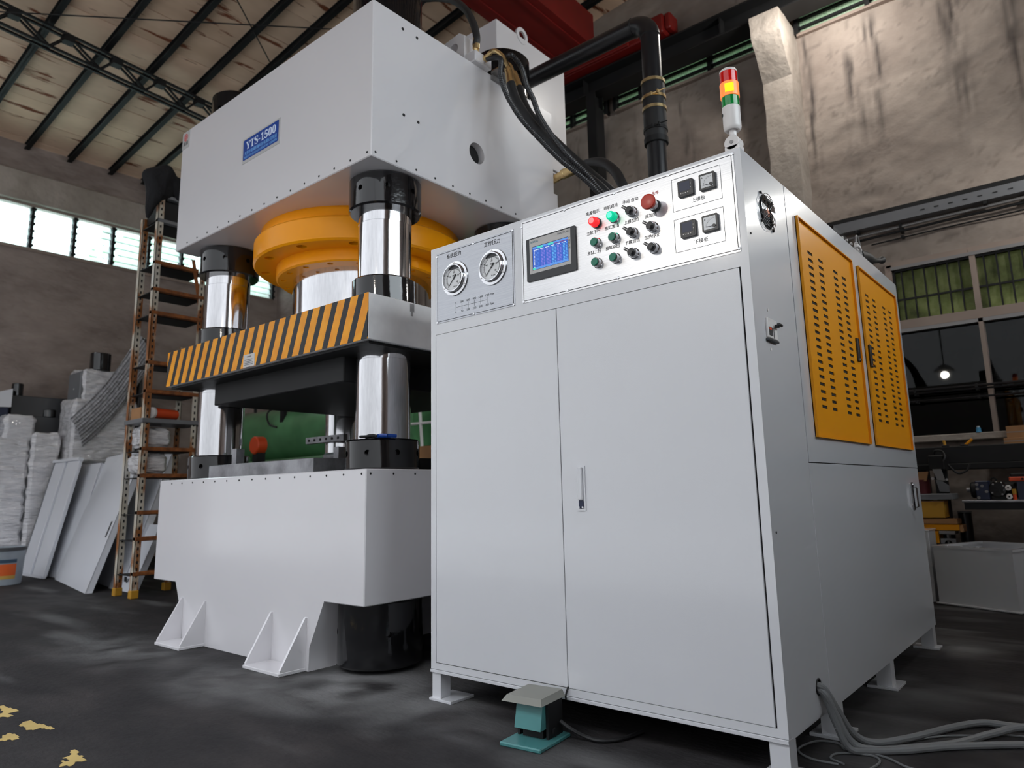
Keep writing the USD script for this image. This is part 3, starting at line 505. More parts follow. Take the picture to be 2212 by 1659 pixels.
pr.part('flange_bolts', cat([cyl((CX + .545 * math.cos(t), CY + .545 * math.sin(t), 2.012), (CX + .545 * math.cos(t), CY + .545 * math.sin(t), 2.04), .0265, 6) for t in .31 + np.arange(12) * PI / 6]), 'black_steel', kind='stuff')
gl = lathe([(.2, 0), (.47, 0), (.48, .008), (.48, .072), (.2, .072), (.2, 0)], (CX, CY, 1.925), n=96)
gl = cut(gl, *[cyl((CX + .437 * math.cos(t), CY + .437 * math.sin(t), 1.91), (CX + .437 * math.cos(t), CY + .437 * math.sin(t), 1.945), .016, 14) for t in np.arange(18) * PI / 9])
pr.part('gland_ring', gl, 'yellow_gloss', label='smaller yellow gland ring under the flange'); pr.part('gland_bolts', cat([cyl((CX + .437 * math.cos(t), CY + .437 * math.sin(t), 1.932), (CX + .437 * math.cos(t), CY + .437 * math.sin(t), 1.95), .0155, 6) for t in np.arange(18) * PI / 9]), 'bronze_band', kind='stuff')
pr.part('ram', cyl((CX, CY, 1.56), (CX, CY, 1.96), .388, 96), 'chrome', label='thick chromed ram')
sl = pr.part('slide', cut(bx(PX0, PX1, PY0, PY1, 1.365, 1.568, .003), *[cyl((*c, 1.3), (*c, 1.6), .1252, 40) for c in COLS]), 'platen_grey')
pr.part('hazard_plate', bx(PX0 + .002, PX1 - .001, PY0 - .004, PY0, 1.366, 1.567), 'hazard', sl, label='black and yellow slanting hazard stripes')
pr.part('sticker', bx(-2.623, -2.518, PY0 - .006, PY0 - .004, 1.367, 1.432), 'sticker', sl); pr.part('sticker_print', cat([bx(-2.612, -2.612 + w, PY0 - .0066, PY0 - .006, z, z + .0035) for z, w in ((1.377, .08), (1.385, .085), (1.393, .07), (1.402, .075))] + [bx(-2.59, -2.55, PY0 - .0066, PY0 - .006, 1.417, 1.422)]), 'grey_ink', sl, kind='stuff')
pr.part('keyway_mark', cat([bx(PX1, PX1 + .001, .21, .235, 1.525, 1.562), bx(PX1, PX1 + .0015, .215, .228, 1.505, 1.530)]), 'worn_steel', sl)
pr.part('underside_plate', bx(PX0 + .02, PX1 - .02, PY0 + .02, PY1 - .02, 1.352, 1.364), 'black_steel'); pr.part('heating_plate', bx(-3.15, -1.96, .10, 1.22, 1.235, 1.365, .004), 'black_steel', label='dark steel heating plate under the slide')
for x in (-2.05, -1.75): pr.part('hose_port', cyl((x, 1.0, 1.30), (x, 1.2, 1.30), .05, 20), 'black_rubber')
bp = pr.part('bolster_plate', bx(-3.17, -2.18, .10, 1.2, .826, .899, .003), 'worn_steel', label='scuffed grey steel bolster plate'); pr.part('bolster_insert', bx(-2.178, -1.945, .28, 1.15, .826, .895), 'black_steel')
for k, (x, y) in enumerate(((-2.98, .14), (-2.56, .50))): pr.part('stop_block', bx(x - .022, x + .022, y, y + .05, .899, .985, .002), 'worn_steel', bp)
pr.part('ejector_bar', cyl((-3.0, .75, .955), (-2.3, .75, .955), .025, 16), 'worn_steel'); pr.part('ejector_table', bx(-2.75, -2.0, .78, 1.05, .899, .975), 'cardboard', label='brownish worn bar on the bolster')
for z in (1.09, 1.36):
    f = pr.part('clamp_plate', bx(-3.50, -3.08, .93, .965, z - .022, z + .022, .002), 'worn_steel')
    pr.part('bolt_hole', cat([cyl((x, .926, z), (x, .94, z), .009, 12) for x in np.arange(-3.46, -3.1, .065)]), 'slot_black', f, kind='stuff')
pr.part('spring_coil', tube([(-3.3 + .12 * math.cos(t), 1.09 + .135 * math.sin(t), 1.40 + .012 * t / PI) for t in np.arange(0, 22, .3)], .014, 6, 0), 'black_rubber')
# name plate and maker's plate
np_ = pr.part('name_plate', plate(-2.745, -2.377, 2.508, 2.652, -PY0, -PY0 + .002, FRONT), 'plate_silver'); d = -PY0 + .002
pr.part('plate_field', plate(-2.735, -2.388, 2.526, 2.644, d, d + .0008, FRONT, .008), 'plate_blue', np_)
try: big = text('𝐘𝐓𝐒-𝟏𝟓𝟎𝟎'.replace('-', '‐') and '\U0001d418\U0001d413\U0001d412-\U0001d7cf\U0001d7d3\U0001d7ce\U0001d7ce', .046, -2.56, 2.606, d + .0008, FRONT, sx=1.04, font='NotoSansMath')
except Exception: big = text('YTS-1500', .046, -2.56, 2.606, d + .0008, FRONT)
pr.part('lettering', big, 'white_ink', np_); w = glyphs('东莞市银通机械科技有限公司制造').bounds[2]
pr.part('lettering', text('东莞市银通机械科技有限公司制造', .0165, -2.56, 2.563, d + .0008, FRONT, sx=.318 / (w * .0165)), 'light_blue_ink', np_); s_ = '电话:0769-22251135 传真:0769-22258002'; w = glyphs(s_).bounds[2]
pr.part('lettering', text(s_, .0115, -2.56, 2.540, d + .0008, FRONT, sx=.325 / (w * .0115)), 'light_blue_ink', np_)
mp = pr.part('emblem_plate', plate(-3.485, -3.396, 2.846, 2.953, -PY0, d, FRONT), 'plate_silver')
o = Point(-3.44, 2.917); pr.part('emblem', flat(unary_union([o.buffer(.024).difference(o.buffer(.019)), o.buffer(.012).difference(o.buffer(.008)), sbox(-3.4425, 2.895, -3.4375, 2.939)]), .0006, (0, -d, 0), FRONT), 'red_ink', mp)
pr.part('lettering', text('银通', .021, -3.44, 2.878, d, FRONT), 'ink', mp)
# lifting lug, manifold, tank on the rear
lug = Polygon([(-1.90, 2.955), (-1.865, 3.11), (-1.815, 3.148), (-1.712, 3.162), (-1.675, 3.135), (-1.675, 2.955)]).difference(Point(-1.752, 3.085).buffer(.030))
pr.part('lifting_lug', place(trimesh.creation.extrude_polygon(lug, .08, engine='earcut'), (0, .70, 0), *FRONT), 'press_white')
mf = pr.part('manifold', bx(-1.70, -1.60, .625, .755, 2.96, 3.022, .004), 'press_white'); pr.part('bracket', cat([bx(-1.62, -1.575, .77, .90, 2.955, 2.97), bx(-1.632, -1.618, .78, .90, 2.93, 2.955)]), 'alu_frame', mf)
tk = pr.part('oil_tank', bx(-2.42, -2.063, 1.331, 2.09, 2.95, 3.815, .003), 'press_white', label='white oil tank hung on the rear of the crosshead')
lr = lathe([(.034, -.007), (.060, -.007), (.060, .007), (.034, .007), (.034, -.007)], (-2.066, 1.60, 3.826), (1, 0, 0), 36); pr.part('lifting_ring', lr, 'press_white', tk)
pr.part('tank_bracket', cat([bx(-2.10, -1.66, 1.33, 1.44, 2.36, 2.375), bx(-1.72, -1.66, 1.331, 1.40, 2.375, 2.47), bx(-1.70, -1.66, 1.33, 1.47, 2.60, 2.61)]), 'press_white')
for y, z in ((1.37, 3.25), (2.06, 3.79)): pr.part('tank_bolt', cyl((-2.065, y, z), (-2.045, y, z), .014, 12), 'alu_frame', tk)
# suction pipe from the tank down into the cabinet
sc = Thing('suction_pipe', 'thick black steel pipe running from the rear tank, over and down into the cabinet top', 'pipe', (-1.01, 1.45, 1.67)); R_ = .054; PXx, PYy, PZz = -1.01, 1.45, 3.352
sc.part('horizontal_pipe', cyl((-2.064, PYy, PZz), (PXx - .10, PYy, PZz), R_, 36), 'black_paint')
a = np.linspace(0, PI / 2, 10); sc.part('elbow', tube([(PXx - .10 + .10 * math.sin(t), PYy, PZz - .10 + .10 * math.cos(t)) for t in a], R_ * 1.03, 36, 0), 'black_paint')
sc.part('weld_bead', cat([lathe([(R_, -.004), (R_ * 1.1, 0), (R_, .004)], (PXx - .10, PYy, PZz), (1, 0, 0), 36), lathe([(R_, -.004), (R_ * 1.1, 0), (R_, .004)], (PXx, PYy, PZz - .10), n=36)]), 'black_steel', kind='stuff')
sc.part('riser', cyl((PXx, PYy, 1.668), (PXx, PYy, PZz - .10), R_, 36), 'black_paint'); sc.part('tank_flange', cyl((-2.064, PYy, PZz), (-2.035, PYy, PZz), .095, 32, .004), 'black_paint')
sc.part('rubber_sleeve', lathe([(.05, 2.615), (.0615, 2.615), (.064, 2.70), (.0625, 2.83), (.0645, 2.93), (.061, 2.972), (.05, 2.972)], (PXx, PYy, 0), n=40), 'black_rubber', label='black rubber sleeve coupling')
sc.part('stop_collar', lathe([(.05, 2.585), (.066, 2.59), (.067, 2.622), (.05, 2.628)], (PXx, PYy, 0), n=40), 'black_steel')
for k, (z, m) in enumerate(((2.958, 'bronze_band'), (2.862, 'brass'), (2.795, 'bronze_band'), (2.672, 'black_steel'))):
    cl = sc.part('hose_clamp', lathe([(.063, -.009), (.0672, -.009), (.0672, .009), (.063, .009)], (PXx, PYy, z), n=40), m)
    if k in (1, 3):
        q = np.array((PXx + .035, PYy - .062, z)); sc.part('clamp_bolt', cat([cyl(q + (-.03, 0, 0), q + (.07, 0, 0), .0035, 8), cyl(q + (-.018, 0, -.010), q + (-.018, 0, .010), .007, 10), cyl(q + (.022, 0, -.010), q + (.022, 0, .010), .007, 10)]), m, cl)
# hoses
def hose(label, pts, r, wrap=0., ferrule=None, mat_='black_rubber'):
    t = Thing('hydraulic_hose', label, 'hose', pts[-1]); t.part('spiral_guard' if wrap else 'rubber_hose', tube(pts, r, 12, 8, wrap), 'black_plastic' if wrap else mat_)
    for a, b, rr in ferrule or []:
        f = t.part('ferrule', cyl(a, b, rr, 18, .002), 'brass'); a, b = np.array(a), np.array(b); u = (b - a) / np.linalg.norm(b - a); t.part('crimp_groove', cat([lathe([(rr * .98, -.001), (rr * 1.04, 0), (rr * .98, .001)], a + u * .02, u, 18)]), 'bronze_band', f)
    return t
H1 = [(-1.43, .706, 2.789), (-1.4, .711, 2.689), (-1.35, .739, 2.579), (-1.28, .778, 2.469), (-1.2, .819, 2.357), (-1.1, .848, 2.237), (-1.0, .87, 2.126), (-.90, .93, 1.95), (-.84, 1.0, 1.66)]
H2 = [(-1.47, .823, 2.833), (-1.43, .812, 2.719), (-1.38, .816, 2.623), (-1.3, .844, 2.51), (-1.2, .879, 2.38), (-1.1, .909, 2.259), (-1.0, .925, 2.144), (-.86, .99, 1.95), (-.78, 1.08, 1.66)]
S1 = [(-1.58, .70, 2.99), (-1.5, .677, 2.952), (-1.44, .644, 2.895), (-1.42, .615, 2.794), (-1.4, .615, 2.709), (-1.36, .626, 2.61), (-1.3, .639, 2.501), (-1.22, .661, 2.389), (-1.12, .687, 2.257), (-1.02, .726, 2.146), (-.95, .75, 2.05), (-.86, .84, 1.85), (-.82, .90, 1.66)]
S2 = [(-1.57, .80, 2.98), (-1.5, .75, 2.975), (-1.44, .72, 2.962), (-1.42, .742, 2.938), (-1.4, .767, 2.884), (-1.36, .751, 2.768), (-1.32, .751, 2.675), (-1.28, .745, 2.568), (-1.2, .728, 2.432), (-1.1, .716, 2.285), (-1.02, .747, 2.177), (-.95, .79, 2.06), (-.82, .92, 1.86), (-.74, 1.0, 1.66)]
H3 = [(-1.50, 1.353, 2.568), (-1.38, 1.319, 2.552), (-1.25, 1.26, 2.495), (-1.15, 1.213, 2.402), (-1.08, 1.161, 2.302), (-1.05, 1.16, 2.2), (-1.04, 1.18, 1.95), (-1.04, 1.2, 1.66)]
H0 = [(-2.30, .66, 3.40), (-2.066, .65, 3.53), (-1.968, .65, 3.522), (-1.80, .65, 3.425), (-1.694, .65, 3.314), (-1.636, .65, 3.203), (-1.611, .65, 3.108), (-1.618, .65, 3.062)]
hose('thick black hose with brass ferrule, the one nearer the crosshead face', H1, .023, ferrule=[((-1.462, .728, 2.895), (-1.43, .706, 2.785), .021)])
hose('thick black hose with brass ferrule, the one nearer the riser pipe', H2, .024, ferrule=[((-1.503, .815, 2.93), (-1.467, .822, 2.825), .022)])
hose('thin spiral-wrapped hose curving down outermost over the white crosshead', S1, .0115, wrap=.011)
hose('thin spiral-wrapped hose hanging free beside the two thick hoses', S2, .0125, wrap=.011)
hose('black hose arching from the brass coupling below the tank to the cabinet top', H3, .027, ferrule=[((-1.66, 1.36, 2.555), (-1.585, 1.357, 2.565), .024), ((-1.585, 1.357, 2.565), (-1.49, 1.353, 2.569), .030)])
t = hose('single black hose looping over the press top into the manifold', H0, .020, ferrule=[((-1.6135, .65, 3.10), (-1.618, .65, 3.04), .019)]); t.part('hose_nut', cyl((-1.618, .65, 3.045), (-1.62, .66, 3.02), .014, 6), 'bronze_band')
for lb, pts in (('bent brass elbow fitting above the manifold, feeding the nearer thick hose', [(-1.60, .70, 3.0), (-1.53, .69, 3.01), (-1.485, .71, 2.97), (-1.46, .728, 2.90)]), ('bent brass elbow fitting beside the manifold, feeding the farther thick hose', [(-1.60, .80, 2.975), (-1.555, .80, 3.00), (-1.52, .81, 2.98), (-1.503, .815, 2.93)])):
    t = Thing('hose_fitting', lb, 'fitting', pts[0]); t.part('elbow', tube(pts, .012, 10), 'brass'); t.part('union_nut', cyl(np.array(pts[0]) - (.03, 0, 0), np.array(pts[0]) + (.012, 0, 0), .019, 6), 'bronze_band')
# pliers left on the front right nut
t = Thing('pliers', 'blue-handled pliers lying on the black lower nut of the nearest column', 'pliers', (-1.71, .12, .96))
t.part('jaws', cat([tube([(-1.79, .10, .97), (-1.74, .085, .972), (-1.715, .10, .968)], .007, 8), tube([(-1.80, .075, .97), (-1.75, .10, .970), (-1.70, .09, .968)], .006, 8)]), 'black_steel')
t.part('handle', tube([(-1.715, .10, .968), (-1.69, .10, .97), (-1.665, .115, .968)], .008, 8), 'plate_blue'); t.part('handle', tube([(-1.70, .09, .968), (-1.682, .125, .97), (-1.665, .165, .968)], .008, 8), 'plate_blue')

# ================================================================ the control and power cabinet
CW, CD, CZ0, CZ1 = -1.2714, 1.877, .0933, 1.670
cb = Thing('control_cabinet', 'large off-white control and hydraulic power cabinet with brushed instrument panels and yellow vented doors', 'control cabinet', (CW / 2, CD / 2, 0))
cb.part('body', bx(CW, -.006, .008, CD - .003, CZ0, CZ1 - .002), 'cabinet_white')
ld, rd = sbox(-1.2455, .1290, -.6615, 1.3215), sbox(-.6635, .1255, -.0262, 1.3215)
fr = sbox(CW, CZ0 + .012, 0, CZ1).difference(sbox(-1.2455, .1265, -.0262, 1.3215))
ff = cb.part('front_frame', flat(fr, .009, (0, .009, 0), FRONT), 'cabinet_white'); cb.part('door_gasket', bx(-1.247, -.025, .0062, .0079, .125, 1.3225), 'slot_black', ff)
cb.part('bottom_rail', bx(CW - .002, 0, -.003, .03, CZ0, CZ0 + .0105, .001), 'cabinet_white')
d1 = cb.part('door', bx(-1.2440, -.6668, -.0005, .0055, .1285, 1.3203, .0012), 'cabinet_white')
d2 = cb.part('door', bx(-.6648, -.0310, -.0005, .0055, .1275, 1.3203, .0012), 'cabinet_white')
# recessed lever handle on the wider door
cb.part('handle_plate', plate(-.6045, -.5735, .657, .796, .0005, .004, FRONT, .002), 'cabinet_white', d2)
cb.part('lever', cut(bx(-.599, -.5805, -.0115, -.004, .689, .792, .003)), 'cabinet_white', d2); cb.part('lock', plate(-.598, -.5805, .664, .690, .004, .0065, FRONT, .004), 'navy', d2, label='dark blue lock below the lever')
cb.part('lock_bolt', cat([cyl((x, -.004, .668), (x, -.009, .668), .0028, 10) for x in (-.5955, -.583)]), 'chrome_trim', d2)
cb.part('pull_strap', tube([(-.664, -.002, .132), (-.668, -.006, .118), (-.672, -.006, .100), (-.673, .01, .090)], .0028, 6), 'black_rubber')
# side skins
sf = sbox(.0091, CZ0 + .011, .3415, CZ1 - .002).difference(Point(.249, .176).buffer(.019)); cb.part('side_panel', flat(sf, .006, (-.006, 0, 0), SIDE), 'cabinet_white')
up = sbox(.3445, .7885, CD, CZ1 - .002).difference(sbox(.43, .872, 1.055, 1.586)).difference(sbox(1.152, .872, 1.785, 1.586))
cb.part('side_panel', flat(up, .007, (-.006, 0, 0), SIDE), 'cabinet_white'); lp = cb.part('side_panel', bx(-.006, .0005, .3445, CD, CZ0, .7855, .001), 'cabinet_white')
cb.part('panel_seam', cat([bx(-.0062, -.0045, .3410, .3450, CZ0, CZ1 - .002), bx(-.0062, -.0045, .344, CD, .785, .789)]), 'slot_black')
for k, (y0, y1) in enumerate(((.425, 1.060), (1.147, 1.790))):
    w = y1 - y0; cs = [y0 + .095, y0 + .208, y0 + .382, y0 + .490]
    hs = [sbox(y + dy, z - .004, y + dy + .050, z + .004).buffer(.0012) for y, dy in zip(cs, (0, 0, 0, 0)) for z in 1.490 - np.arange(22) * .0248]
    dv = cb.part('vent_door', plate(y0, y1, .866, 1.590, .0012, .0035, SIDE, .002, hs), 'yellow_door', label='yellow slotted vent door')
    rim = sbox(y0, .866, y1, 1.590); cb.part('door_edge', flat(rim.difference(rim.buffer(-.004)), .0105, (.0012, 0, 0), SIDE), 'yellow_door', dv)
    cb.part('vent_backing', bx(-.004, .0010, y0 + .008, y1 - .008, .874, 1.582), 'slot_black', dv)
    hy = (1.008, 1.190)[k]; h = cb.part('door_handle', bx(.0035, .0125, hy, hy + .024, 1.178, 1.270, .002), 'black_plastic', dv)
    cb.part('lock', cyl((.0125, hy + .012, 1.187), (.016, hy + .012, 1.187), .005, 12), 'chrome_trim', dv)
# lever handle on the lower side panel
cb.part('lever_handle', cat([bx(.0005, .006, 1.690, 1.722, .600, .722, .002), bx(.006, .022, 1.696, 1.714, .612, .700, .004)]), 'dark_chrome', lp); cb.part('handle_screw', cat([cyl((.006, y, z), (.011, y, z), .006, 10) for y, z in ((1.706, .712), (1.716, .615))]), 'chrome_trim', lp)
cb.part('hinge_stub', cat([cyl((.0005, 1.672, z), (.004, 1.672, z), .005, 8) for z in (.715, .625)]), 'white_plastic', lp)
# fan grille
fc = np.array((0, .168, 1.525)); fg = cb.part('fan_grille', cat([lathe([(r - .0011, 0), (r, .0011), (r + .0011, 0), (r, -.0011), (r - .0011, 0)], fc + (.008 + .004 * (1 - r / .06), 0, 0), (1, 0, 0), 40) for r in (.014, .022, .030, .038, .046, .055)] + [cyl(fc + (.007, .012 * math.cos(t), .012 * math.sin(t)), fc + (.005, .062 * math.cos(t), .062 * math.sin(t)), .0014, 8) for t in (.7, 2.27, 3.84, 5.41)]), 'chrome_trim')
cb.part('fan_opening', cyl(fc + (-.001, 0, 0), fc + (.0006, 0, 0), .054, 40), 'slot_black', fg)
cb.part('fan_blades', cat([place(bx(.012, .048, -.010, .010, -.0008, .0008), fc + (.003, 0, 0), (0, math.cos(t), math.sin(t)), (.35, -.94 * math.sin(t), .94 * math.cos(t))) for t in np.arange(7) * 2 * PI / 7]), 'black_plastic', fg); cb.part('fan_hub', cyl(fc + (.0006, 0, 0), fc + (.005, 0, 0), .016, 24), 'copper', fg)
cb.part('fan_screw', cat([cyl(fc + (0, .064 * math.cos(t), .064 * math.sin(t)), fc + (.005, .064 * math.cos(t), .064 * math.sin(t)), .0045, 10) for t in (.7, 2.27, 3.84, 5.41)]), 'black_steel', fg)
# breaker
br = cb.part('breaker', bx(0, .008, .080, .150, 1.128, 1.186, .002), 'white_plastic', label='white circuit breaker face'); cb.part('toggle', cat([bx(.008, .020, .128, .142, 1.163, 1.172, .002), bx(.018, .026, .120, .150, 1.166, 1.174, .002)]), 'black_plastic', br)
cb.part('breaker_frame', cat([bx(0, .010, .076, .154, 1.120, 1.127, .001), bx(.008, .0085, .084, .112, 1.135, 1.16), bx(.008, .0085, .118, .123, 1.13, 1.16)]), 'dark_grey_paint', br); cb.part('breaker_mark', bx(.008, .0088, .088, .104, 1.152, 1.158), 'orange_plastic', br)
cb.part('breaker_screw', cat([cyl((0, .105, z), (.003, .105, z), .004, 10) for z in (1.098, 1.212)]), 'white_plastic', br)
cb.part('side_screw', cat([cyl((0, y, z), (.0015, y, z), .0035, 8) for y, z in ((.028, 1.42), (.03, .60))]), 'black_steel')
# cable gland hole
cb.part('cable_hole', cut(cyl((-.02, .249, .176), (.002, .249, .176), .0225, 28), cyl((-.03, .249, .176), (.01, .249, .176), .0185, 28)), 'black_rubber'); 
# feet
for x0, x1, px0, px1 in ((-.052, -.002, -.085, .018), (CW + .003, CW + .045, CW - .005, CW + .105)):
    for y0, y1 in ((.004, .052), (.40, .452), (1.03, 1.085), (1.805, 1.86)):
        lg = cb.part('leg', bx(x0, x1, y0, y1, .008, CZ0 + .002), 'cabinet_white'); cb.part('foot_plate', bx(px0, px1, y0 - .01, y1 + .06 if y1 < 1.8 else y1 + .01, 0, .009, .001), 'cabinet_white', lg)
# ---- instrument panels
def screw(x, z, parent): cb.part('panel_screw', cat([lathe([(0, .0022), (.0040, .0016), (.0050, 0), (0, 0)], (x, -.002, z), (0, -1, 0), 14)]), 'chrome_trim', parent)
pl = cb.part('gauge_panel', plate(-1.2385, -.8430, 1.3635, 1.6455, 0, .002, FRONT, .001), 'brushed_dull', label='dull aluminium gauge panel'); D = .002
for x, z in ((-1.2345, 1.632), (-.8475, 1.641), (-.8475, 1.3675), (-1.041, 1.640), (-1.041, 1.3695), (-1.234, 1.3675)): screw(x, z, pl)
cb.part('border_line', line_frame(-1.233, -.848, 1.369, 1.640, .0018, D, FRONT), 'ink', pl)
cb.part('lettering', text('系统压力', .0145, -1.143, 1.6205, D, FRONT), 'ink', pl); cb.part('lettering', text('工作压力', .0145, -.946, 1.6205, D, FRONT), 'ink', pl)
sx_ = np.linspace(-1.133, -.974, 6)
cb.part('conversion_scale', flat(unary_union([sbox(-1.133, 1.4095, -.974, 1.4108)] + [sbox(x - .0006, 1.399, x + .0006, 1.421) for x in sx_]), .0005, (0, -D, 0), FRONT), 'grey_ink', pl)
for x, a, b in zip(sx_, ('0', '300', '600', '900', '1200', '1500'), ('0', '50', '100', '150', '200', '250')):
    cb.part('lettering', text(a, .0075, x, 1.4275, D, FRONT), 'grey_ink', pl); cb.part('lettering', text(b, .0075, x, 1.3915, D, FRONT), 'grey_ink', pl)
cb.part('lettering', text('ton', .0075, -.948, 1.4275, D, FRONT), 'ink', pl); cb.part('lettering', text('bar', .0075, -.948, 1.3915, D, FRONT), 'ink', pl)
def pol(x, z, r, deg): return x + r * math.sin(math.radians(deg)), z + r * math.cos(math.radians(deg))
for gx, gz in ((-1.136, 1.524), (-.943, 1.526)):
    g = cb.part('pressure_gauge', lathe([(.046, .002), (.0665, .002), (.0675, .004), (.0665, .007), (.057, .008), (.0555, .016), (.053, .020), (.0495, .020), (.0475, .015), (.0475, .006), (.046, .006), (.046, .002)], (gx, 0, gz), (0, -1, 0), 64), 'chrome_trim', label='round pressure gauge with polished flange')
    cb.part('dial', cyl((gx, -.003, gz), (gx, -.0085, gz), .0478, 48), 'dial_white', g)
    tk_ = [sbox(-.0005, .036, .0005, .041 if k % 5 else .044) for k in range(51)]; tk_ = [shapely.affinity.rotate(t_, 135 - 270 * k / 50, origin=(0, 0)) for k, t_ in enumerate(tk_)]
    arc = Point(0, 0).buffer(.0365, quad_segs=24).difference(Point(0, 0).buffer(.0355, quad_segs=24)).difference(Polygon([(0, 0), (-.06, -.06), (.06, -.06)]))
    big = [shapely.affinity.rotate(sbox(-.0009, .027, .0009, .043), a, origin=(0, 0)) for a in (135, 67.5, 0, -67.5, -135)]
    cb.part('dial_marks', flat(shapely.affinity.translate(unary_union(tk_ + [arc] + big), gx, gz), .0004, (0, -.0085, 0), FRONT), 'ink', g)
    for s_, a in (('0', -132), ('10', -67), ('20', 0), ('30', 67), ('40', 132)): u, v = pol(gx, gz, .0235, a); cb.part('lettering', text(s_, .0062, u, v, .0085, FRONT), 'ink', g)
    cb.part('lettering', text('MPa', .0062, gx, gz + .011, .0085, FRONT), 'ink', g); cb.part('lettering', text('YN-100', .0045, gx + .006, gz - .032, .0085, FRONT), 'grey_ink', g)
    nd = shapely.affinity.rotate(unary_union([Polygon([(-.0016, 0), (.0016, 0), (.0004, .040), (-.0004, .040)]), Polygon([(-.0015, 0), (.0015, 0), (.0036, -.017), (-.0036, -.017)]), Point(0, 0).buffer(.0035)]), 138, origin=(0, 0))
    cb.part('needle', flat(shapely.affinity.translate(nd, gx, gz), .001, (0, -.0105, 0), FRONT), 'ink', g); cb.part('pivot', cyl((gx, -.0105, gz), (gx, -.013, gz), .0022, 12), 'alu_frame', g)
    cb.part('liquid_line', flat(shapely.affinity.translate(Point(0, 0).buffer(.0472, quad_segs=24).intersection(sbox(-.06, .036, .06, .06)), gx, gz), .0003, (0, -.0087, 0), FRONT), 'dark_grey_paint', g)
    cb.part('flange_screw', cat([lathe([(0, .003), (.003, .002), (.004, 0), (0, 0)], (*(lambda q: (q[0], -.0075, q[1]))(pol(gx, gz, .061, a)),), (0, -1, 0), 12) for a in (0, 120, 240)]), 'white_plastic', g)
pr_ = cb.part('control_panel', plate(-.8075, -.0205, 1.3640, 1.6600, 0, .002, FRONT, .001), 'brushed', label='brushed aluminium control panel')
for x, z in ((-.8035, 1.6415), (-.616, 1.6535), (-.419, 1.6545), (-.226, 1.6555), (-.024, 1.656), (-.0245, 1.3735), (-.803, 1.3685), (-.614, 1.3715), (-.419, 1.373), (-.225, 1.374)): screw(x, z, pr_)
cb.part('border_line', line_frame(-.802, -.0265, 1.370, 1.6545, .0018, D, FRONT), 'ink', pr_)
for z0, z1, nm in ((1.533, 1.636, '上模板'), (1.405, 1.508, '下模板')):
    cb.part('border_line', line_frame(-.2175, -.0615, z0, z1, .0013, D, FRONT), 'grey_ink', pr_); cb.part('lettering', text(nm, .0105, -.135, z0 + .020, D, FRONT), 'grey_ink', pr_)
# touch screen
ts = cb.part('touch_screen', plate(-.780, -.571, 1.433, 1.586, .002, .0085, FRONT, .004), 'screen_bezel', label='black-framed touch screen showing a blue table'); E0 = .0085
cb.part('face_plate', plate(-.766, -.591, 1.458, 1.5815, E0, E0 + .0004, FRONT, .001), 'screen_grey', ts); E1 = E0 + .0004
cb.part('lettering', text('SIEMENS', .0062, -.745, 1.5715, E1, FRONT, sx=1.0), 'teal_ink', ts); cb.part('lettering', text('SMART LINE', .0062, -.620, 1.5735, E1, FRONT), 'grey_ink', ts)
for k, ch in enumerate('TOUCH'): cb.part('lettering', text(ch, .0068, -.5962, 1.5480 - k * .0085, E1, FRONT), 'ink', ts)
U0, U1, V0, V1 = -.752, -.6015, 1.470, 1.552
def lit(u0, u1, v0, v1, k=0): return plate(U0 + u0 * (U1 - U0), U0 + u1 * (U1 - U0), V1 - v1 * (V1 - V0), V1 - v0 * (V1 - V0), E1 + k * .0002, E1 + (k + 1) * .0002, FRONT)
cb.part('display_edge', plate(U0 - .002, U1 + .001, V0 - .001, V1 + .002, E1 - .0001, E1 + .00002, FRONT), 'navy', ts); cb.part('display', lit(0, 1, 0, 1), 'screen_blue', ts)
cb.part('display_bar', cat([lit(0, 1, 0, .075, 1), lit(0, 1, .91, 1, 1)]), 'screen_light', ts); cb.part('display_bar', cat([lit(.13, .31, .015, .10, 2), lit(.45, .60, .015, .10, 2), lit(0, .09, .91, 1, 2)]), 'screen_cyan', ts); cb.part('display_bar', lit(.62, 1, .078, .105, 2), 'screen_red', ts)
cb.part('display_text', cat([lit(a, a + .055, .135, .17, 1) for a in (.03, .10, .13, .22, .27, .37, .43, .52, .57, .68, .73, .83, .89)] + [lit(.035, .065, v, v + .03, 1) for v in np.arange(.205, .89, .062)]), 'screen_white', ts, kind='stuff')
for c0, m_ in ((.24, 'screen_violet'), (.395, 'screen_violet'), (.55, 'screen_sky'), (.70, 'screen_violet'), (.86, 'screen_sky')):
    cb.part('display_text', cat([lit(c0, c0 + .055, v, v + .032, 1) for v in np.arange(.205, .89, .062)] + [lit(c0 + .075, c0 + .115, v, v + .028, 1) for v in np.arange(.205, .89, .062)]), m_, ts, kind='stuff')
cb.part('display_text', cat([lit(.095, .19, v, v + .012, 1) for v in np.arange(.215, .89, .062)]), 'screen_light', ts, kind='stuff')
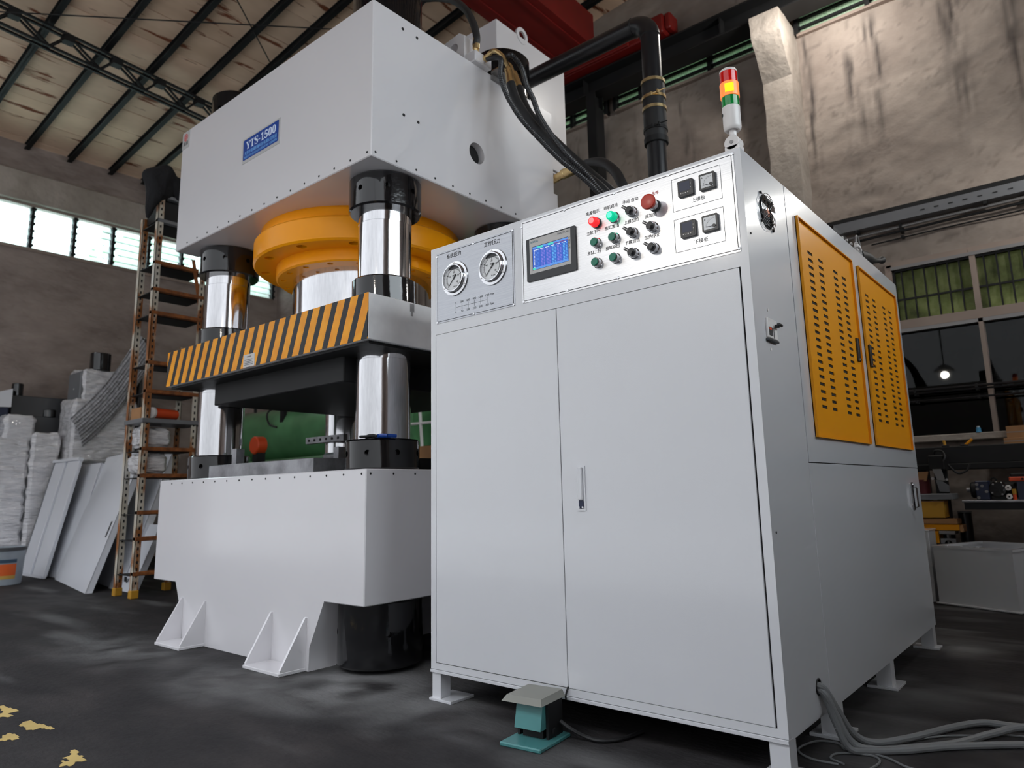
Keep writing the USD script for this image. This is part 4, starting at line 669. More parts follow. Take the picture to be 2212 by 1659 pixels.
# push buttons, pilot lamps, switches
bxs = (-.4895, -.4215, -.355, -.2855); bz = (1.5725, 1.5035, 1.4365)
def collar(x, z, r=.0150, h=.022): return lathe([(r * .75, .002), (r + .0022, .002), (r + .0022, .005), (r, .0065), (r, h), (r - .0015, h + .0012), (r * .72, h + .0012), (r * .72, .002)], (x, 0, z), (0, -1, 0), 32)
def lamp(x, z, m, core, name, label):
    b = cb.part(name, lathe([(0, .034), (.0105, .034), (.0135, .032), (.0150, .027), (.0150, .018), (.0165, .016), (.0165, .010), (0, .010)], (x, 0, z), (0, -1, 0), 32), m, label=label); cb.part('lens_core', cyl((x, -.034, z), (x, -.0344, z), .0095, 24), core, b); return b
b = lamp(bxs[0], bz[0], 'glow_red', 'glow_red_core', 'pilot_lamp', 'lit red pilot lamp'); cb.part('collar', lathe([(.012, .002), (.0178, .002), (.0178, .009), (.012, .010)], (bxs[0], 0, bz[0]), (0, -1, 0), 32), 'black_plastic', b)
b = lamp(bxs[1], bz[0], 'glow_green', 'glow_green_core', 'pilot_lamp', 'lit green pilot lamp button'); cb.part('collar', collar(bxs[1], bz[0], .0165, .016), 'chrome_trim', b)
for x in bxs[:2]:
    for z in bz[1:]:
        b = cb.part('push_button', lathe([(0, .0275), (.0118, .0275), (.0128, .0265), (.0128, .012), (0, .012)], (x, 0, z), (0, -1, 0), 32), 'green_button', label='green push button'); cb.part('collar', collar(x, z), 'chrome_trim', b)
for x, z in ((bxs[2], bz[0]), (bxs[2], bz[1]), (bxs[2], bz[2]), (bxs[3], bz[1]), (bxs[3], bz[2])):
    k = cb.part('selector_switch', lathe([(0, .030), (.0108, .030), (.0122, .0285), (.0122, .012), (0, .012)], (x, 0, z), (0, -1, 0), 28), 'black_plastic', label='black selector switch'); cb.part('collar', collar(x, z, .0152), 'chrome_trim', k)
    g = shapely.affinity.translate(shapely.affinity.rotate(unary_union([sbox(-.0048, -.010, .0048, .0225)]), 52, origin=(0, 0)), x, z); cb.part('lever', flat(g, .007, (0, -.0295, 0), FRONT), 'black_plastic', k)
    g = shapely.affinity.translate(shapely.affinity.rotate(sbox(-.0010, .004, .0010, .0222), 52, origin=(0, 0)), x, z); cb.part('pointer_line', flat(g, .0004, (0, -.0365, 0), FRONT), 'white_plastic', k)
x, z = -.275, 1.570; k = cb.part('emergency_stop', lathe([(0, .055), (.018, .0545), (.0228, .052), (.0242, .047), (.0225, .041), (.018, .037), (.0165, .030), (0, .030)], (x, 0, z), (0, -1, 0), 40), 'red_mushroom', label='red mushroom emergency stop button')
cb.part('collar', lathe([(.010, .002), (.0155, .002), (.0155, .028), (.012, .031), (.010, .031)], (x, 0, z), (0, -1, 0), 32), 'chrome_trim', k); cb.part('base_ring', lathe([(.010, .002), (.0185, .002), (.0185, .008), (.010, .009)], (x, 0, z), (0, -1, 0), 32), 'black_plastic', k)
L_ = (('电源指示', '电机启动', '手动 自动', None), ('主缸下行', '推缸推出', '上模加热', '底加热'), ('主缸上行', '推缸返回', '下模加热', '加热停止'))
for row, zz in zip(L_, (1.6135, 1.5455, 1.478)):
    for s_, xx in zip(row, (-.5035, -.4335, -.3615, -.292)):
        if s_: cb.part('lettering', text(s_, .0098, xx, zz, D, FRONT), 'ink', pr_)
cb.part('lettering', text('急停', .0085, -.2735, 1.6125, D, FRONT), 'red_ink', pr_)
# controllers and ammeters
for z in (1.5945, 1.4670):
    for x0, nm in ((-.1935, 'temperature_controller'), (-.1250, 'ammeter')):
        c = cb.part(nm, plate(x0, x0 + .048, z - .0245, z + .0245, .002, .0125, FRONT, .003), 'black_plastic', label='square black temperature controller' if nm[0] == 't' else 'square ammeter with pale dial')
        if nm[0] == 't':
            cb.part('bezel_line', flat(sbox(x0 + .003, z - .0215, x0 + .045, z + .0215).difference(sbox(x0 + .0045, z - .0195, x0 + .0425, z + .0205)), .0006, (0, -.0125, 0), FRONT), 'dark_grey_paint', c); cb.part('window', plate(x0 + .006, x0 + .039, z - .010, z + .019, .0125, .0129, FRONT, .001), 'navy', c)
            cb.part('keys', cat([plate(x0 + .008 + k * .0075, x0 + .0115 + k * .0075, z - .0165, z - .0145, .0125, .0131, FRONT) for k in range(4)] + [plate(x0 + .0405, x0 + .0425, zz, zz + .002, .0125, .0131, FRONT) for zz in (z + .008, z - .003)]), 'white_plastic', c, kind='stuff')
        else:
            cb.part('dial', plate(x0 + .0055, x0 + .0425, z - .019, z + .0185, .0125, .0131, FRONT, .002), 'dial_white', c)
            tks = [shapely.affinity.rotate(sbox(-.0004, .023, .0004, .026), a, origin=(0, 0)) for a in np.linspace(3, 87, 11)]; o = (x0 + .0375, z - .0125)
            cb.part('dial_marks', flat(shapely.affinity.translate(unary_union(tks), *o), .0003, (0, -.0131, 0), FRONT), 'ink', c); cb.part('lettering', text('A', .005, x0 + .010, z + .012, .0131, FRONT), 'ink', c)
            cb.part('needle', flat(shapely.affinity.translate(shapely.affinity.rotate(sbox(-.0006, 0, .0006, .026), 86, origin=(0, 0)), *o), .0005, (0, -.0136, 0), FRONT), 'ink', c); cb.part('pivot', cyl((o[0], -.0131, o[1]), (o[0], -.0165, o[1]), .0050, 18), 'black_plastic', c)
# ---- tower light on the front corner
tl = Thing('tower_light', 'red, amber and green stacked signal tower on the cabinet corner, amber segment lit', 'signal light', (-.029, .03, CZ1)); c = (-.0285, .030)
tl.part('pivot_base', cyl((c[0], .012, 1.699), (c[0], .048, 1.699), .0225, 36, .002), 'white_plastic'); tl.part('pivot_screw', cat([cyl((c[0], .012, 1.700), (c[0], .010, 1.700), .0055, 16), bx(c[0] - .003, c[0] + .003, .0095, .0102, 1.699, 1.701)]), 'alu_frame')
tl.part('mount_foot', bx(c[0] - .022, c[0] + .022, .012, .050, 1.668, 1.690, .002), 'white_plastic'); tl.part('neck', cyl((*c, 1.715), (*c, 1.748), .0105, 24), 'white_plastic')
tl.part('base', lathe([(0, 1.746), (.012, 1.746), (.016, 1.741), (.021, 1.741), (.0245, 1.746), (.0255, 1.752), (.0255, 1.8135), (0, 1.8135)], (*c, 0), n=48), 'white_plastic'); tl.part('rating_label', place(bx(-.006, .006, -.004, .004, 0, .001), (c[0] - .0215, c[1] - .0145, 1.790), (.56, -.83, 0), (0, 0, 1)), 'ink')
def seg(z0, z1, r=.0253):
    pf = [(0, z0)] + [(r * (1 - .006 * (k % 2)), z) for k, z in enumerate(np.linspace(z0, z1, 24))] + [(0, z1)]; return lathe(pf, (*c, 0), n=48)
tl.part('green_segment', seg(1.8137, 1.8445), 'lens_green'); am = tl.part('amber_segment', seg(1.8447, 1.8885, .0272), 'lamp_orange', label='lit amber segment')
tl.part('lamp_glow', place(bx(-.0125, .0125, -.013, .013, -.012, .0003), (c[0] + .0098, c[1] - .0254, 1.8665), (.933, .36, 0), (0, 0, 1)), 'lamp_yellow', am)
tl.part('red_segment', seg(1.8887, 1.9235), 'lens_red'); tl.part('cap', lathe([(0, 1.9235), (.0256, 1.9235), (.0256, 1.9285), (.023, 1.9325), (0, 1.9335)], (*c, 0), n=48), 'white_plastic')
# ---- things lying on the cabinet top
t = Thing('valve_block', 'black hydraulic valve block with white-framed sight panel on the rear of the cabinet top', 'valve block', (-.15, 1.5, CZ1))
t.part('body', bx(-.20, -.07, 1.22, 1.50, CZ1 - .002, 1.775, .01), 'black_plastic'); t.part('wedge_cover', trimesh.convex.convex_hull(np.array([(-.16, 1.19, 1.76), (-.08, 1.19, 1.76), (-.16, 1.20, 1.80), (-.08, 1.20, 1.80), (-.16, 1.44, 1.80), (-.08, 1.44, 1.80), (-.16, 1.44, 1.765), (-.08, 1.44, 1.765)])), 'black_gloss')
t.part('body', bx(-.20, -.085, 1.50, 1.64, CZ1 - .002, 1.80, .01), 'black_plastic')
f = t.part('sight_frame', flat(Polygon([(1.53, 1.742), (1.535, 1.812), (1.60, 1.812), (1.625, 1.79), (1.62, 1.735), (1.60, 1.727)]).difference(Polygon([(1.54, 1.748), (1.544, 1.802), (1.596, 1.802), (1.614, 1.785), (1.61, 1.742), (1.598, 1.737)])), .012, (-.085, 0, 0), SIDE), 'white_plastic'); t.part('sight_glass', flat(Polygon([(1.535, 1.745), (1.54, 1.808), (1.60, 1.808), (1.62, 1.788), (1.615, 1.738), (1.60, 1.732)]), .004, (-.084, 0, 0), SIDE), 'alu_frame', f)
t.part('hose', tube([(-.10, 1.62, 1.775), (-.09, 1.74, 1.792), (-.08, 1.83, 1.80), (-.07, 1.92, 1.818), (-.065, 1.97, 1.832)], np.interp(np.linspace(0, 1, 33), [0, .3, .6, .8, 1], [.034, .030, .014, .012, .020]), 12), 'black_rubber'); t.part('handle_bow', tube([(-.08, 1.55, 1.80), (-.08, 1.56, 1.85), (-.08, 1.60, 1.852), (-.08, 1.625, 1.80)], .004, 8), 'alu_frame')
t.part('terminal', cat([cyl((-.075, 1.505 + .004 * k, 1.80 - .017 * k), (-.062, 1.505 + .004 * k, 1.80 - .017 * k), .004, 8) for k in range(5)] + [cyl((-.075, y, z), (-.066, y, z), .006, 8) for y, z in ((1.28, 1.765), (1.35, 1.772), (1.42, 1.775))]), 'white_plastic', kind='stuff')
# ---- foot pedal under the cabinet
t = Thing('foot_pedal', 'green guarded foot switch on the floor below the cabinet doors', 'foot switch', (-.70, -.12, 0))
T = trimesh.transformations.rotation_matrix(.10, (0, 0, 1), (-.70, -.12, 0))
def rot(m): m.apply_transform(T); return m
t.part('base_plate', rot(bx(-.775, -.635, -.20, -.03, 0, .012, .003)), 'pedal_green'); t.part('housing', rot(trimesh.convex.convex_hull(np.array([(x, y, z) for x in (-.755, -.665) for y, z in ((-.15, .040), (-.05, .040), (-.05, .108), (-.135, .108))]))), 'pedal_green')
t.part('hood', rot(trimesh.convex.convex_hull(np.array([(-.79, -.165, .112), (-.65, -.165, .112), (-.78, -.15, .128), (-.66, -.15, .128), (-.78, -.03, .130), (-.66, -.03, .130), (-.79, -.03, .112), (-.65, -.03, .112)]))), 'pedal_cap'); t.part('hinge', rot(cat([bx(-.745, -.675, -.12, -.06, .012, .042), cyl((-.77, -.09, .026), (-.65, -.09, .026), .012, 14)])), 'black_steel')
for x in (-.76, -.66): t.part('side_plate', rot(bx(x - .004, x + .004, -.12, -.04, .012, .112)), 'black_steel')
t.part('cable', tube([(-.655, -.06, .05), (-.62, -.05, .03), (-.585, -.03, .012), (-.54, -.02, .008), (-.50, .03, .008), (-.48, .12, .008)], .006, 8), 'black_rubber')
# ---- cables from the side hole
for lb, pts, r in (('thick grey cable from the cabinet side hole, the one looping farthest back', [(-.02, .240, .180), (.010, .256, .172), (.028, .30, .110), (.05, .35, .040), (.09, .40, .011), (.16, .50, .011), (.235, .66, .011), (.30, .76, .011), (.37, .775, .011), (.46, .80, .011), (.60, .86, .011)], .010),
                   ('thick grey cable from the cabinet side hole, crossing over in the middle', [(-.02, .252, .172), (.012, .252, .160), (.030, .28, .100), (.055, .31, .030), (.10, .345, .010), (.19, .43, .010), (.27, .53, .010), (.335, .66, .012), (.42, .72, .030), (.55, .76, .012)], .010),
                   ('thick grey cable from the cabinet side hole, lowest on the floor', [(-.02, .262, .165), (.012, .258, .150), (.028, .275, .085), (.05, .295, .020), (.09, .325, .010), (.17, .39, .010), (.25, .48, .010), (.33, .55, .010), (.42, .62, .010), (.55, .68, .010)], .0095)):
    t = Thing('power_cable', lb, 'cable', (.05, .35, 0)); t.part('cable', tube(pts, r, 10), 'cable_grey')
for lb, pts, r in (('thin grey wire curling round the nearest cabinet foot', [(.03, .27, .07), (.035, .31, .01), (.0, .36, .004), (-.05, .34, .004), (-.07, .25, .004), (-.02, .20, .004), (.05, .20, .004)], .003),
                   ('thin grey wire looping across the floor at the lower right corner', [(.04, .30, .012), (.08, .33, .004), (.14, .32, .004), (.20, .28, .004), (.27, .29, .004), (.36, .33, .004)], .003),
                   ('thin grey wire lying between the thick cables', [(.05, .32, .012), (.12, .44, .004), (.22, .585, .004), (.30, .65, .004), (.36, .70, .004), (.50, .74, .004)], .003),
                   ('thin grey wire running out past the frame edge beyond the loops', [(.06, .21, .004), (.02, .235, .004), (.03, .285, .004), (.10, .315, .004), (.13, .28, .004), (.12, .20, .004)], .003)):
    t = Thing('thin_wire', lb, 'wire', (.1, .3, 0)); t.part('wire', tube(pts, r, 7), 'cable_grey')

# ================================================================ things behind on the left
# slotted-angle ladder rack
rk = Thing('ladder_rack', 'tall rusty slotted-angle ladder rack with stepped rungs standing beside the press', 'ladder rack', (-5.13, .69, 0))
def angle(x, y, sx, sy, z0, z1): return cat([bx(x, x + sx * .045, y, y + sy * .004, z0, z1), bx(x, x + sx * .004, y, y + sy * .045, z0, z1)])
for k, (x, y, sx, sy, z1) in enumerate(((-5.01, .49, -1, 1, 3.28), (-5.01, .905, -1, -1, 3.26), (-5.30, .49, -1, 1, 3.05), (-5.30, .905, -1, -1, 2.0))):
    p = rk.part('post', angle(x, y, sx, sy, .02, z1), 'rusty_angle', smooth=False)
    ho = [bx(x + .0002, x + .0012, y + sy * .018, y + sy * .030, z, z + .022) for z in np.arange(.10, z1 - .1, .05)]
    rk.part('slots', cat(ho), 'slot_black', p, kind='stuff', smooth=False); rk.part('foot', bx(x + sx * .05, x - sx * .006, y - sy * .006, y + sy * .05, 0, .06, .004), 'crate_yellow', p)
for z in (.192, .447, .642, .92, 1.125, 1.574, 1.802, 2.207, 2.399, 2.624, 2.98, 3.19):
    m = 'rust' if z < 2.7 else 'grey_paint'; r_ = rk.part('rung', bx(-5.055, -5.006, .49, .905, z - .03, z, .003), m); rk.part('tread', bx(-5.30, -5.055, .495, .90, z - .034, z - .028), 'black_steel', r_)
rk.part('shelf', bx(-5.32, -4.99, .47, .95, 1.31, 1.345, .003), 'grey_paint', label='grey painted shelf plate'); rk.part('top_plate', bx(-5.30, -5.06, .52, .90, 2.99, 3.18, .004), 'black_steel')
rk.part('brace', bar((-5.02, .80, 2.70), (-5.02, .90, 2.2), .03, .006), 'rust')
jk = Thing('jacket', 'black work jacket bundled over the top of the ladder rack', 'jacket', (-5.02, .5, 3.19))
import manifold3d
def blob(joints, bones, ref, seed, amp):
    def ball(p, r): return manifold3d.Manifold.sphere(r, 16).translate(p)
    M_ = manifold3d.Manifold()
    for a, b in bones: M_ = M_ + manifold3d.Manifold.batch_hull([ball(*joints[a]), ball(*joints[b])])
    k = M_.refine_to_length(ref).to_mesh(); m = trimesh.Trimesh(np.array(k.vert_properties[:, :3]), np.array(k.tri_verts)); trimesh.smoothing.filter_taubin(m, iterations=12)
    m.vertices = m.vertices + m.vertex_normals * (amp * (meshkit.fbm(m.vertices * np.array((14, 14, 5)), 4, seed) - .5))[:, None]; return m
J = [((-5.0, .41, 3.30), .070), ((-5.0, .52, 3.37), .070), ((-5.0, .46, 3.20), .085), ((-5.0, .42, 3.06), .040), ((-5.02, .58, 3.33), .050), ((-5.02, .645, 3.20), .040), ((-5.03, .71, 3.34), .03), ((-5.0, .405, 2.96), .012), ((-5.03, .55, 3.22), .06)]
jk.part('body', blob(J, [(0, 1), (0, 2), (1, 2), (2, 3), (3, 7), (1, 8), (2, 8)], .02, 3, .035), 'black_cloth', smooth=True); jk.part('sleeve', blob(J, [(1, 4), (4, 5), (4, 6)], .02, 4, .03), 'black_cloth', smooth=True)
# orange bottle box and wrapped bundles seen on and behind the rack
t = Thing('drill_case', 'orange tool tube with a white cap lying on the rack shelf', 'tool', (-5.15, .7, 1.345)); t.part('tube', cyl((-5.1, .60, 1.400), (-5.16, .80, 1.400), .040, 24, .004), 'orange_plastic'); t.part('cap', cyl((-5.095, .578, 1.400), (-5.10, .60, 1.400), .045, 24, .004), 'white_plastic')
t = Thing('cardboard_box', 'small brown cardboard box on the rack shelf next to the orange tube', 'box', (-5.2, .54, 1.345)); t.part('carton', bx(-5.28, -5.10, .50, .57, 1.345, 1.44, .003), 'cardboard')
t = Thing('film_bundle', 'film-wrapped bundle on the rack rung right below the shelf', 'bundle', (-5.18, .6, 1.125)); t.part('wrap', wrinkled(-5.29, -5.06, .51, .74, 1.125, 1.285, .04, 22, .03, 51), 'film', smooth=True)
t = Thing('film_bundle', 'film-wrapped bundle on the rack, lower of the two and with a dark dented front', 'bundle', (-5.18, .6, .92)); t.part('wrap', wrinkled(-5.29, -5.06, .50, .72, .92, 1.075, .03, 14, .03, 52), 'film', smooth=True)
# leaning sheet-metal panels
def panel(label, c, right, h, lean, w, flange, name='sheet_panel', slot=True, ribs=False):
    """A folded door panel leaning back: bottom edge from c along right, tilted by lean."""
    t = Thing(name, label, 'metal panel', c); right = np.array(right, float); right /= np.linalg.norm(right); back = np.cross([0, 0, 1.], right); up = np.array([0, 0, 1.]) * math.cos(lean) + back * math.sin(lean)
    def pl(m): return place(m, c, right, up)
    if ribs:
        t.part('sheet', pl(bx(0, w, 0, h, -.03, -.022)), 'white_metal'); t.part('flange', pl(cat([bx(0, .02, 0, h, -.03, 0), bx(w * .44, w * .56, 0, h, -.05, -.03)])), 'grey_paint')
        t.part('face', pl(bx(.03, w * .45, .02, h - .03, -.022, 0, .003)), 'white_metal'); t.part('face', pl(bx(w * .55, w - .01, .02, h - .03, -.022, 0, .003)), 'white_metal'); t.part('end_lip', pl(bx(-.01, w + .01, h - .03, h, -.03, .015)), 'white_metal'); t.part('end_lip', pl(bx(0, w, 0, .02, -.03, .02)), 'white_metal')
    else:
        t.part('sheet', pl(bx(0, w, 0, h, -.012, 0, .003)), 'white_metal'); t.part('flange', pl(cat([bx(w - .003, w, 0, h, -flange, 0), bx(0, .003, 0, h, -flange, 0), bx(0, w, h - .003, h, -flange, 0), bx(0, w, 0, .003, -flange, 0)])), 'white_metal')
    if slot: t.part('handle_slot', pl(bx(w - .115, w - .065, h * .37, h * .48, -.004, .0012, .0005)), 'slot_black' if not slot == 'frame' else 'alu_frame')
    return t
def lean_of(dy, h): return math.atan2(dy, h)
panel('tall plain white sheet-metal panel with a slotted handle hole leaning nearest the camera', (-7.12, .654, .002), (1.44, -.241, 0), 1.20, .300, 1.46, .05)
panel('white panel leaning right behind the slotted panel, showing only its edge', (-7.0, .84, .002), (1.44, -.20, 0), 1.16, .285, 1.40, .06, slot=False)
panel('pair of narrow ribbed white panels leaning beside the bucket', (-8.02, .61, .002), (1, .0, 0), 1.18, .200, .72, .05, slot=False, ribs=True)
panel('narrow white panel stacked behind the ribbed pair', (-7.85, .72, .002), (1, -.02, 0), 1.12, .22, .80, .06, slot=False)
panel('short white panel with a square hole leaning at the rack foot', (-5.88, .66, .002), (1, -.05, 0), .55, .35, .50, .05, slot=False).part('square_hole', bx(-5.56, -5.52, .652, .656, .075, .115), 'slot_black')
# film-wrapped presses
def black_cap(t, x, y, z0, z1, r): t.part('cap', lathe([(0, 0), (r - .006, 0), (r, .006), (r, z1 - z0 - .006), (r - .006, z1 - z0), (0, z1 - z0)], (x, y, z0), n=36), 'black_gloss')
t = Thing('wrapped_press', 'small press wrapped in shiny stretch film with black caps, standing behind the ladder rack', 'wrapped machine', (-8.3, 1.3, 0))
t.part('body', bx(-8.32, -7.96, 1.0, 1.60, 0, 2.15, .01), 'grey_paint'); t.part('wrap', wrinkled(-8.36, -7.92, .945, 1.62, 1.13, 1.84, .07, 7, .05, 61, (1, 1, 2.2)), 'film', smooth=True); t.part('wrap', wrinkled(-8.36, -7.93, 1.02, 1.58, 1.80, 2.19, .06, 7, .05, 62, (1, 1, 2.2)), 'film', smooth=True)
t.part('wrap', wrinkled(-8.34, -7.98, 1.0, 1.66, .02, 1.16, .10, 6, .06, 63, (1, 1, 2)), 'film', smooth=True)
def drape(u, v):
    a, b = np.array((-7.86, 1.60, 2.52)), np.array((-7.88, .96, 1.50)); w = np.array((0, .16, -.34))
    q = a + (b - a) * u[..., None] + w * (v - .35)[..., None] * (1 - .1 * u)[..., None]; q[..., 0] += .012 * np.sin(v * 60 + 3 * u) + .035 * (meshkit.fbm(np.stack([u * 2, v * 16, u * 0], -1), 4, 9) - .5) + .05 * np.sin(PI * v); q[..., 2] -= .10 * np.sin(PI * u); return q
P, F = grid(drape, 40, 50); t.part('film_band', (np.vstack([P, P - (.004, 0, 0)]), np.vstack([F, F[:, ::-1] + len(P)])), 'film_band', smooth=True)
black_cap(t, -8.0, 1.20, 2.17, 2.37, .105); black_cap(t, -8.1, 1.64, 2.30, 2.63, .075)
t.part('post', bx(-8.0, -7.9, 1.60, 1.63, 1.1, 2.5, .004), 'black_paint')
t = Thing('wrapped_press', 'low stack of machine parts wrapped in shiny stretch film at the picture edge', 'wrapped machine', (-8.3, .5, 0))
t.part('wrap', wrinkled(-8.36, -8.08, .16, .62, .02, 1.40, .08, 7, .05, 71, (1, 1, 2.4)), 'film', smooth=True); t.part('wrap', wrinkled(-8.36, -8.06, .63, .90, .02, 1.46, .05, 7, .05, 72, (1, 1, 2.4)), 'film', smooth=True); t.part('wrap', wrinkled(-8.34, -8.09, .38, .66, 1.36, 1.64, .04, 8, .04, 73, (1, 1, 3)), 'film', smooth=True)
t.part('body', bx(-8.33, -8.12, .20, .86, 0, 1.35), 'grey_paint')
t = Thing('grey_press', 'dark grey press head with two black caps between the two film-wrapped machines', 'press', (-8.6, .85, 0)); t.part('head', bx(-8.95, -8.42, .50, 1.20, 1.30, 1.88, .006), 'dark_grey_paint'); t.part('column', bx(-8.9, -8.5, .6, 1.10, 0, 1.30), 'dark_grey_paint'); t.part('lower_head', bx(-8.9, -8.40, .72, 1.22, 1.0, 1.66, .005), 'dark_grey_paint')
black_cap(t, -8.5, .565, 1.88, 2.02, .055); black_cap(t, -8.46, .87, 1.66, 1.745, .075); t.part('beacon', cat([cyl((-8.44, .83 + .025 * k, 1.74), (-8.44, .83 + .025 * k, 1.80), .010, 10) for k in range(3)]), 'lens_red', label='row of small red indicator caps')
t = Thing('film_slab', 'white film-covered slab with a dark navy base at the very edge of the frame', 'panel', (-8.5, .22, 1.35)); t.part('slab', trimesh.convex.convex_hull(np.array([(x, y, z) for x in (-8.55, -8.35) for y, z in ((.10, 1.72), (.485, 1.74), (.485, 1.94), (.10, 1.80))])), 'white_metal'); t.part('base', bx(-8.6, -8.36, .05, .47, 1.38, 1.74, .01), 'navy')
# bucket
t = Thing('bucket', 'grimy pale plastic paint bucket with an orange label by the leaning panels', 'bucket', (-7.15, .25, 0)); c = (-7.14, .235)
t.part('pail', lathe([(0, 0), (.145, 0), (.150, .01), (.163, .295), (.170, .297), (.171, .325), (.163, .328), (.160, .328), (.158, .30), (.145, .012), (0, .012)], (*c, 0), n=48), 'bucket_plastic')
def band(z0, z1, a0, a1, r0, n=24):
    P, F = grid(lambda u, v: np.stack([c[0] + (r0 + .045 * (z0 + v * (z1 - z0))) * np.cos(a0 + u * (a1 - a0)), c[1] + (r0 + .045 * (z0 + v * (z1 - z0))) * np.sin(a0 + u * (a1 - a0)), z0 + v * (z1 - z0)], -1), n, 2); return P, F
lbp = t.part('label', band(.085, .185, -1.6, .42, .1515), 'bucket_orange', smooth=True); t.part('label', band(.055, .085, -1.6, .42, .1516), 'bucket_gold', smooth=True); t.part('label', band(.195, .225, -1.6, .42, .1515), 'bucket_navy', smooth=True)
t.part('rim_band', lathe([(.1640, .297), (.1725, .299), (.1725, .327), (.164, .329)], (*c, 0), n=48), 'dark_grey_paint')
# seen through the press: green machine with hoses, white frame
t = Thing('green_machine', 'large glossy green cylindrical machine seen through the opening of the press', 'machine', (-6.8, 3.2, 0)); t.part('drum', cyl((-8.6, 3.2, 1.52), (-4.6, 3.2, 1.46), .34, 48, .02), 'machine_green'); [t.part('stand', bx(x - .2, x + .2, 2.95, 3.45, 0, .95), 'machine_green') for x in (-8.0, -5.3)]; t.part('bed', bx(-8.6, -4.4, 2.75, 3.6, .95, 1.16, .02), 'machine_green')
t.part('bracket', cat([bx(-7.2, -6.7, 2.86, 2.96, 1.83, 1.90, .01), bx(-7.0, -6.93, 2.88, 2.93, 1.50, 1.84)] + [cyl((x, 2.9, 1.78), (x, 2.9, 2.1), .018, 10) for x in (-8.1, -7.6, -6.95, -6.5)]), 'black_steel'); t.part('hose', tube([(-6.9, 2.88, 1.85), (-7.2, 2.84, 1.75), (-7.15, 2.83, 1.6), (-7.0, 2.84, 1.55)], .012, 7), 'black_rubber')
t = Thing('orange_hose_reel', 'orange reel resting low in front of the green machine', 'reel', (-6.7, 2.45, 0)); t.part('post', bx(-6.75, -6.65, 2.4, 2.5, 0, 1.25), 'black_steel'); t.part('reel', cyl((-6.7, 2.38, 1.30), (-6.7, 2.50, 1.30), .10, 28, .01), 'orange_plastic')
t = Thing('white_frame', 'white steel ladder-like frame standing behind the press columns', 'frame', (-3.65, 2.2, 0)); t.part('stile', cyl((-3.62, 2.2, 0), (-3.76, 2.2, 1.52), .014, 12), 'white_plastic'); t.part('stile', cyl((-3.30, 2.2, 0), (-3.44, 2.2, 1.52), .014, 12), 'white_plastic')
for z in (1.03, 1.31, 1.51): t.part('rung', cyl((-3.95, 2.2, z), (-3.42, 2.2, z - .01), .012, 12), 'white_plastic')
t = Thing('green_cabinet', 'green painted cabinet behind the white steel frame', 'cabinet', (-4.3, 3.3, 0)); t.part('body', bx(-4.35, -3.3, 3.05, 3.5, 0, 1.70, .006), 'machine_green'); t.part('door', bx(-4.30, -3.35, 3.038, 3.05, .1, 1.65, .004), 'machine_green'); t.part('door_handle', bx(-3.45, -3.43, 3.02, 3.04, .9, 1.05, .003), 'black_plastic')
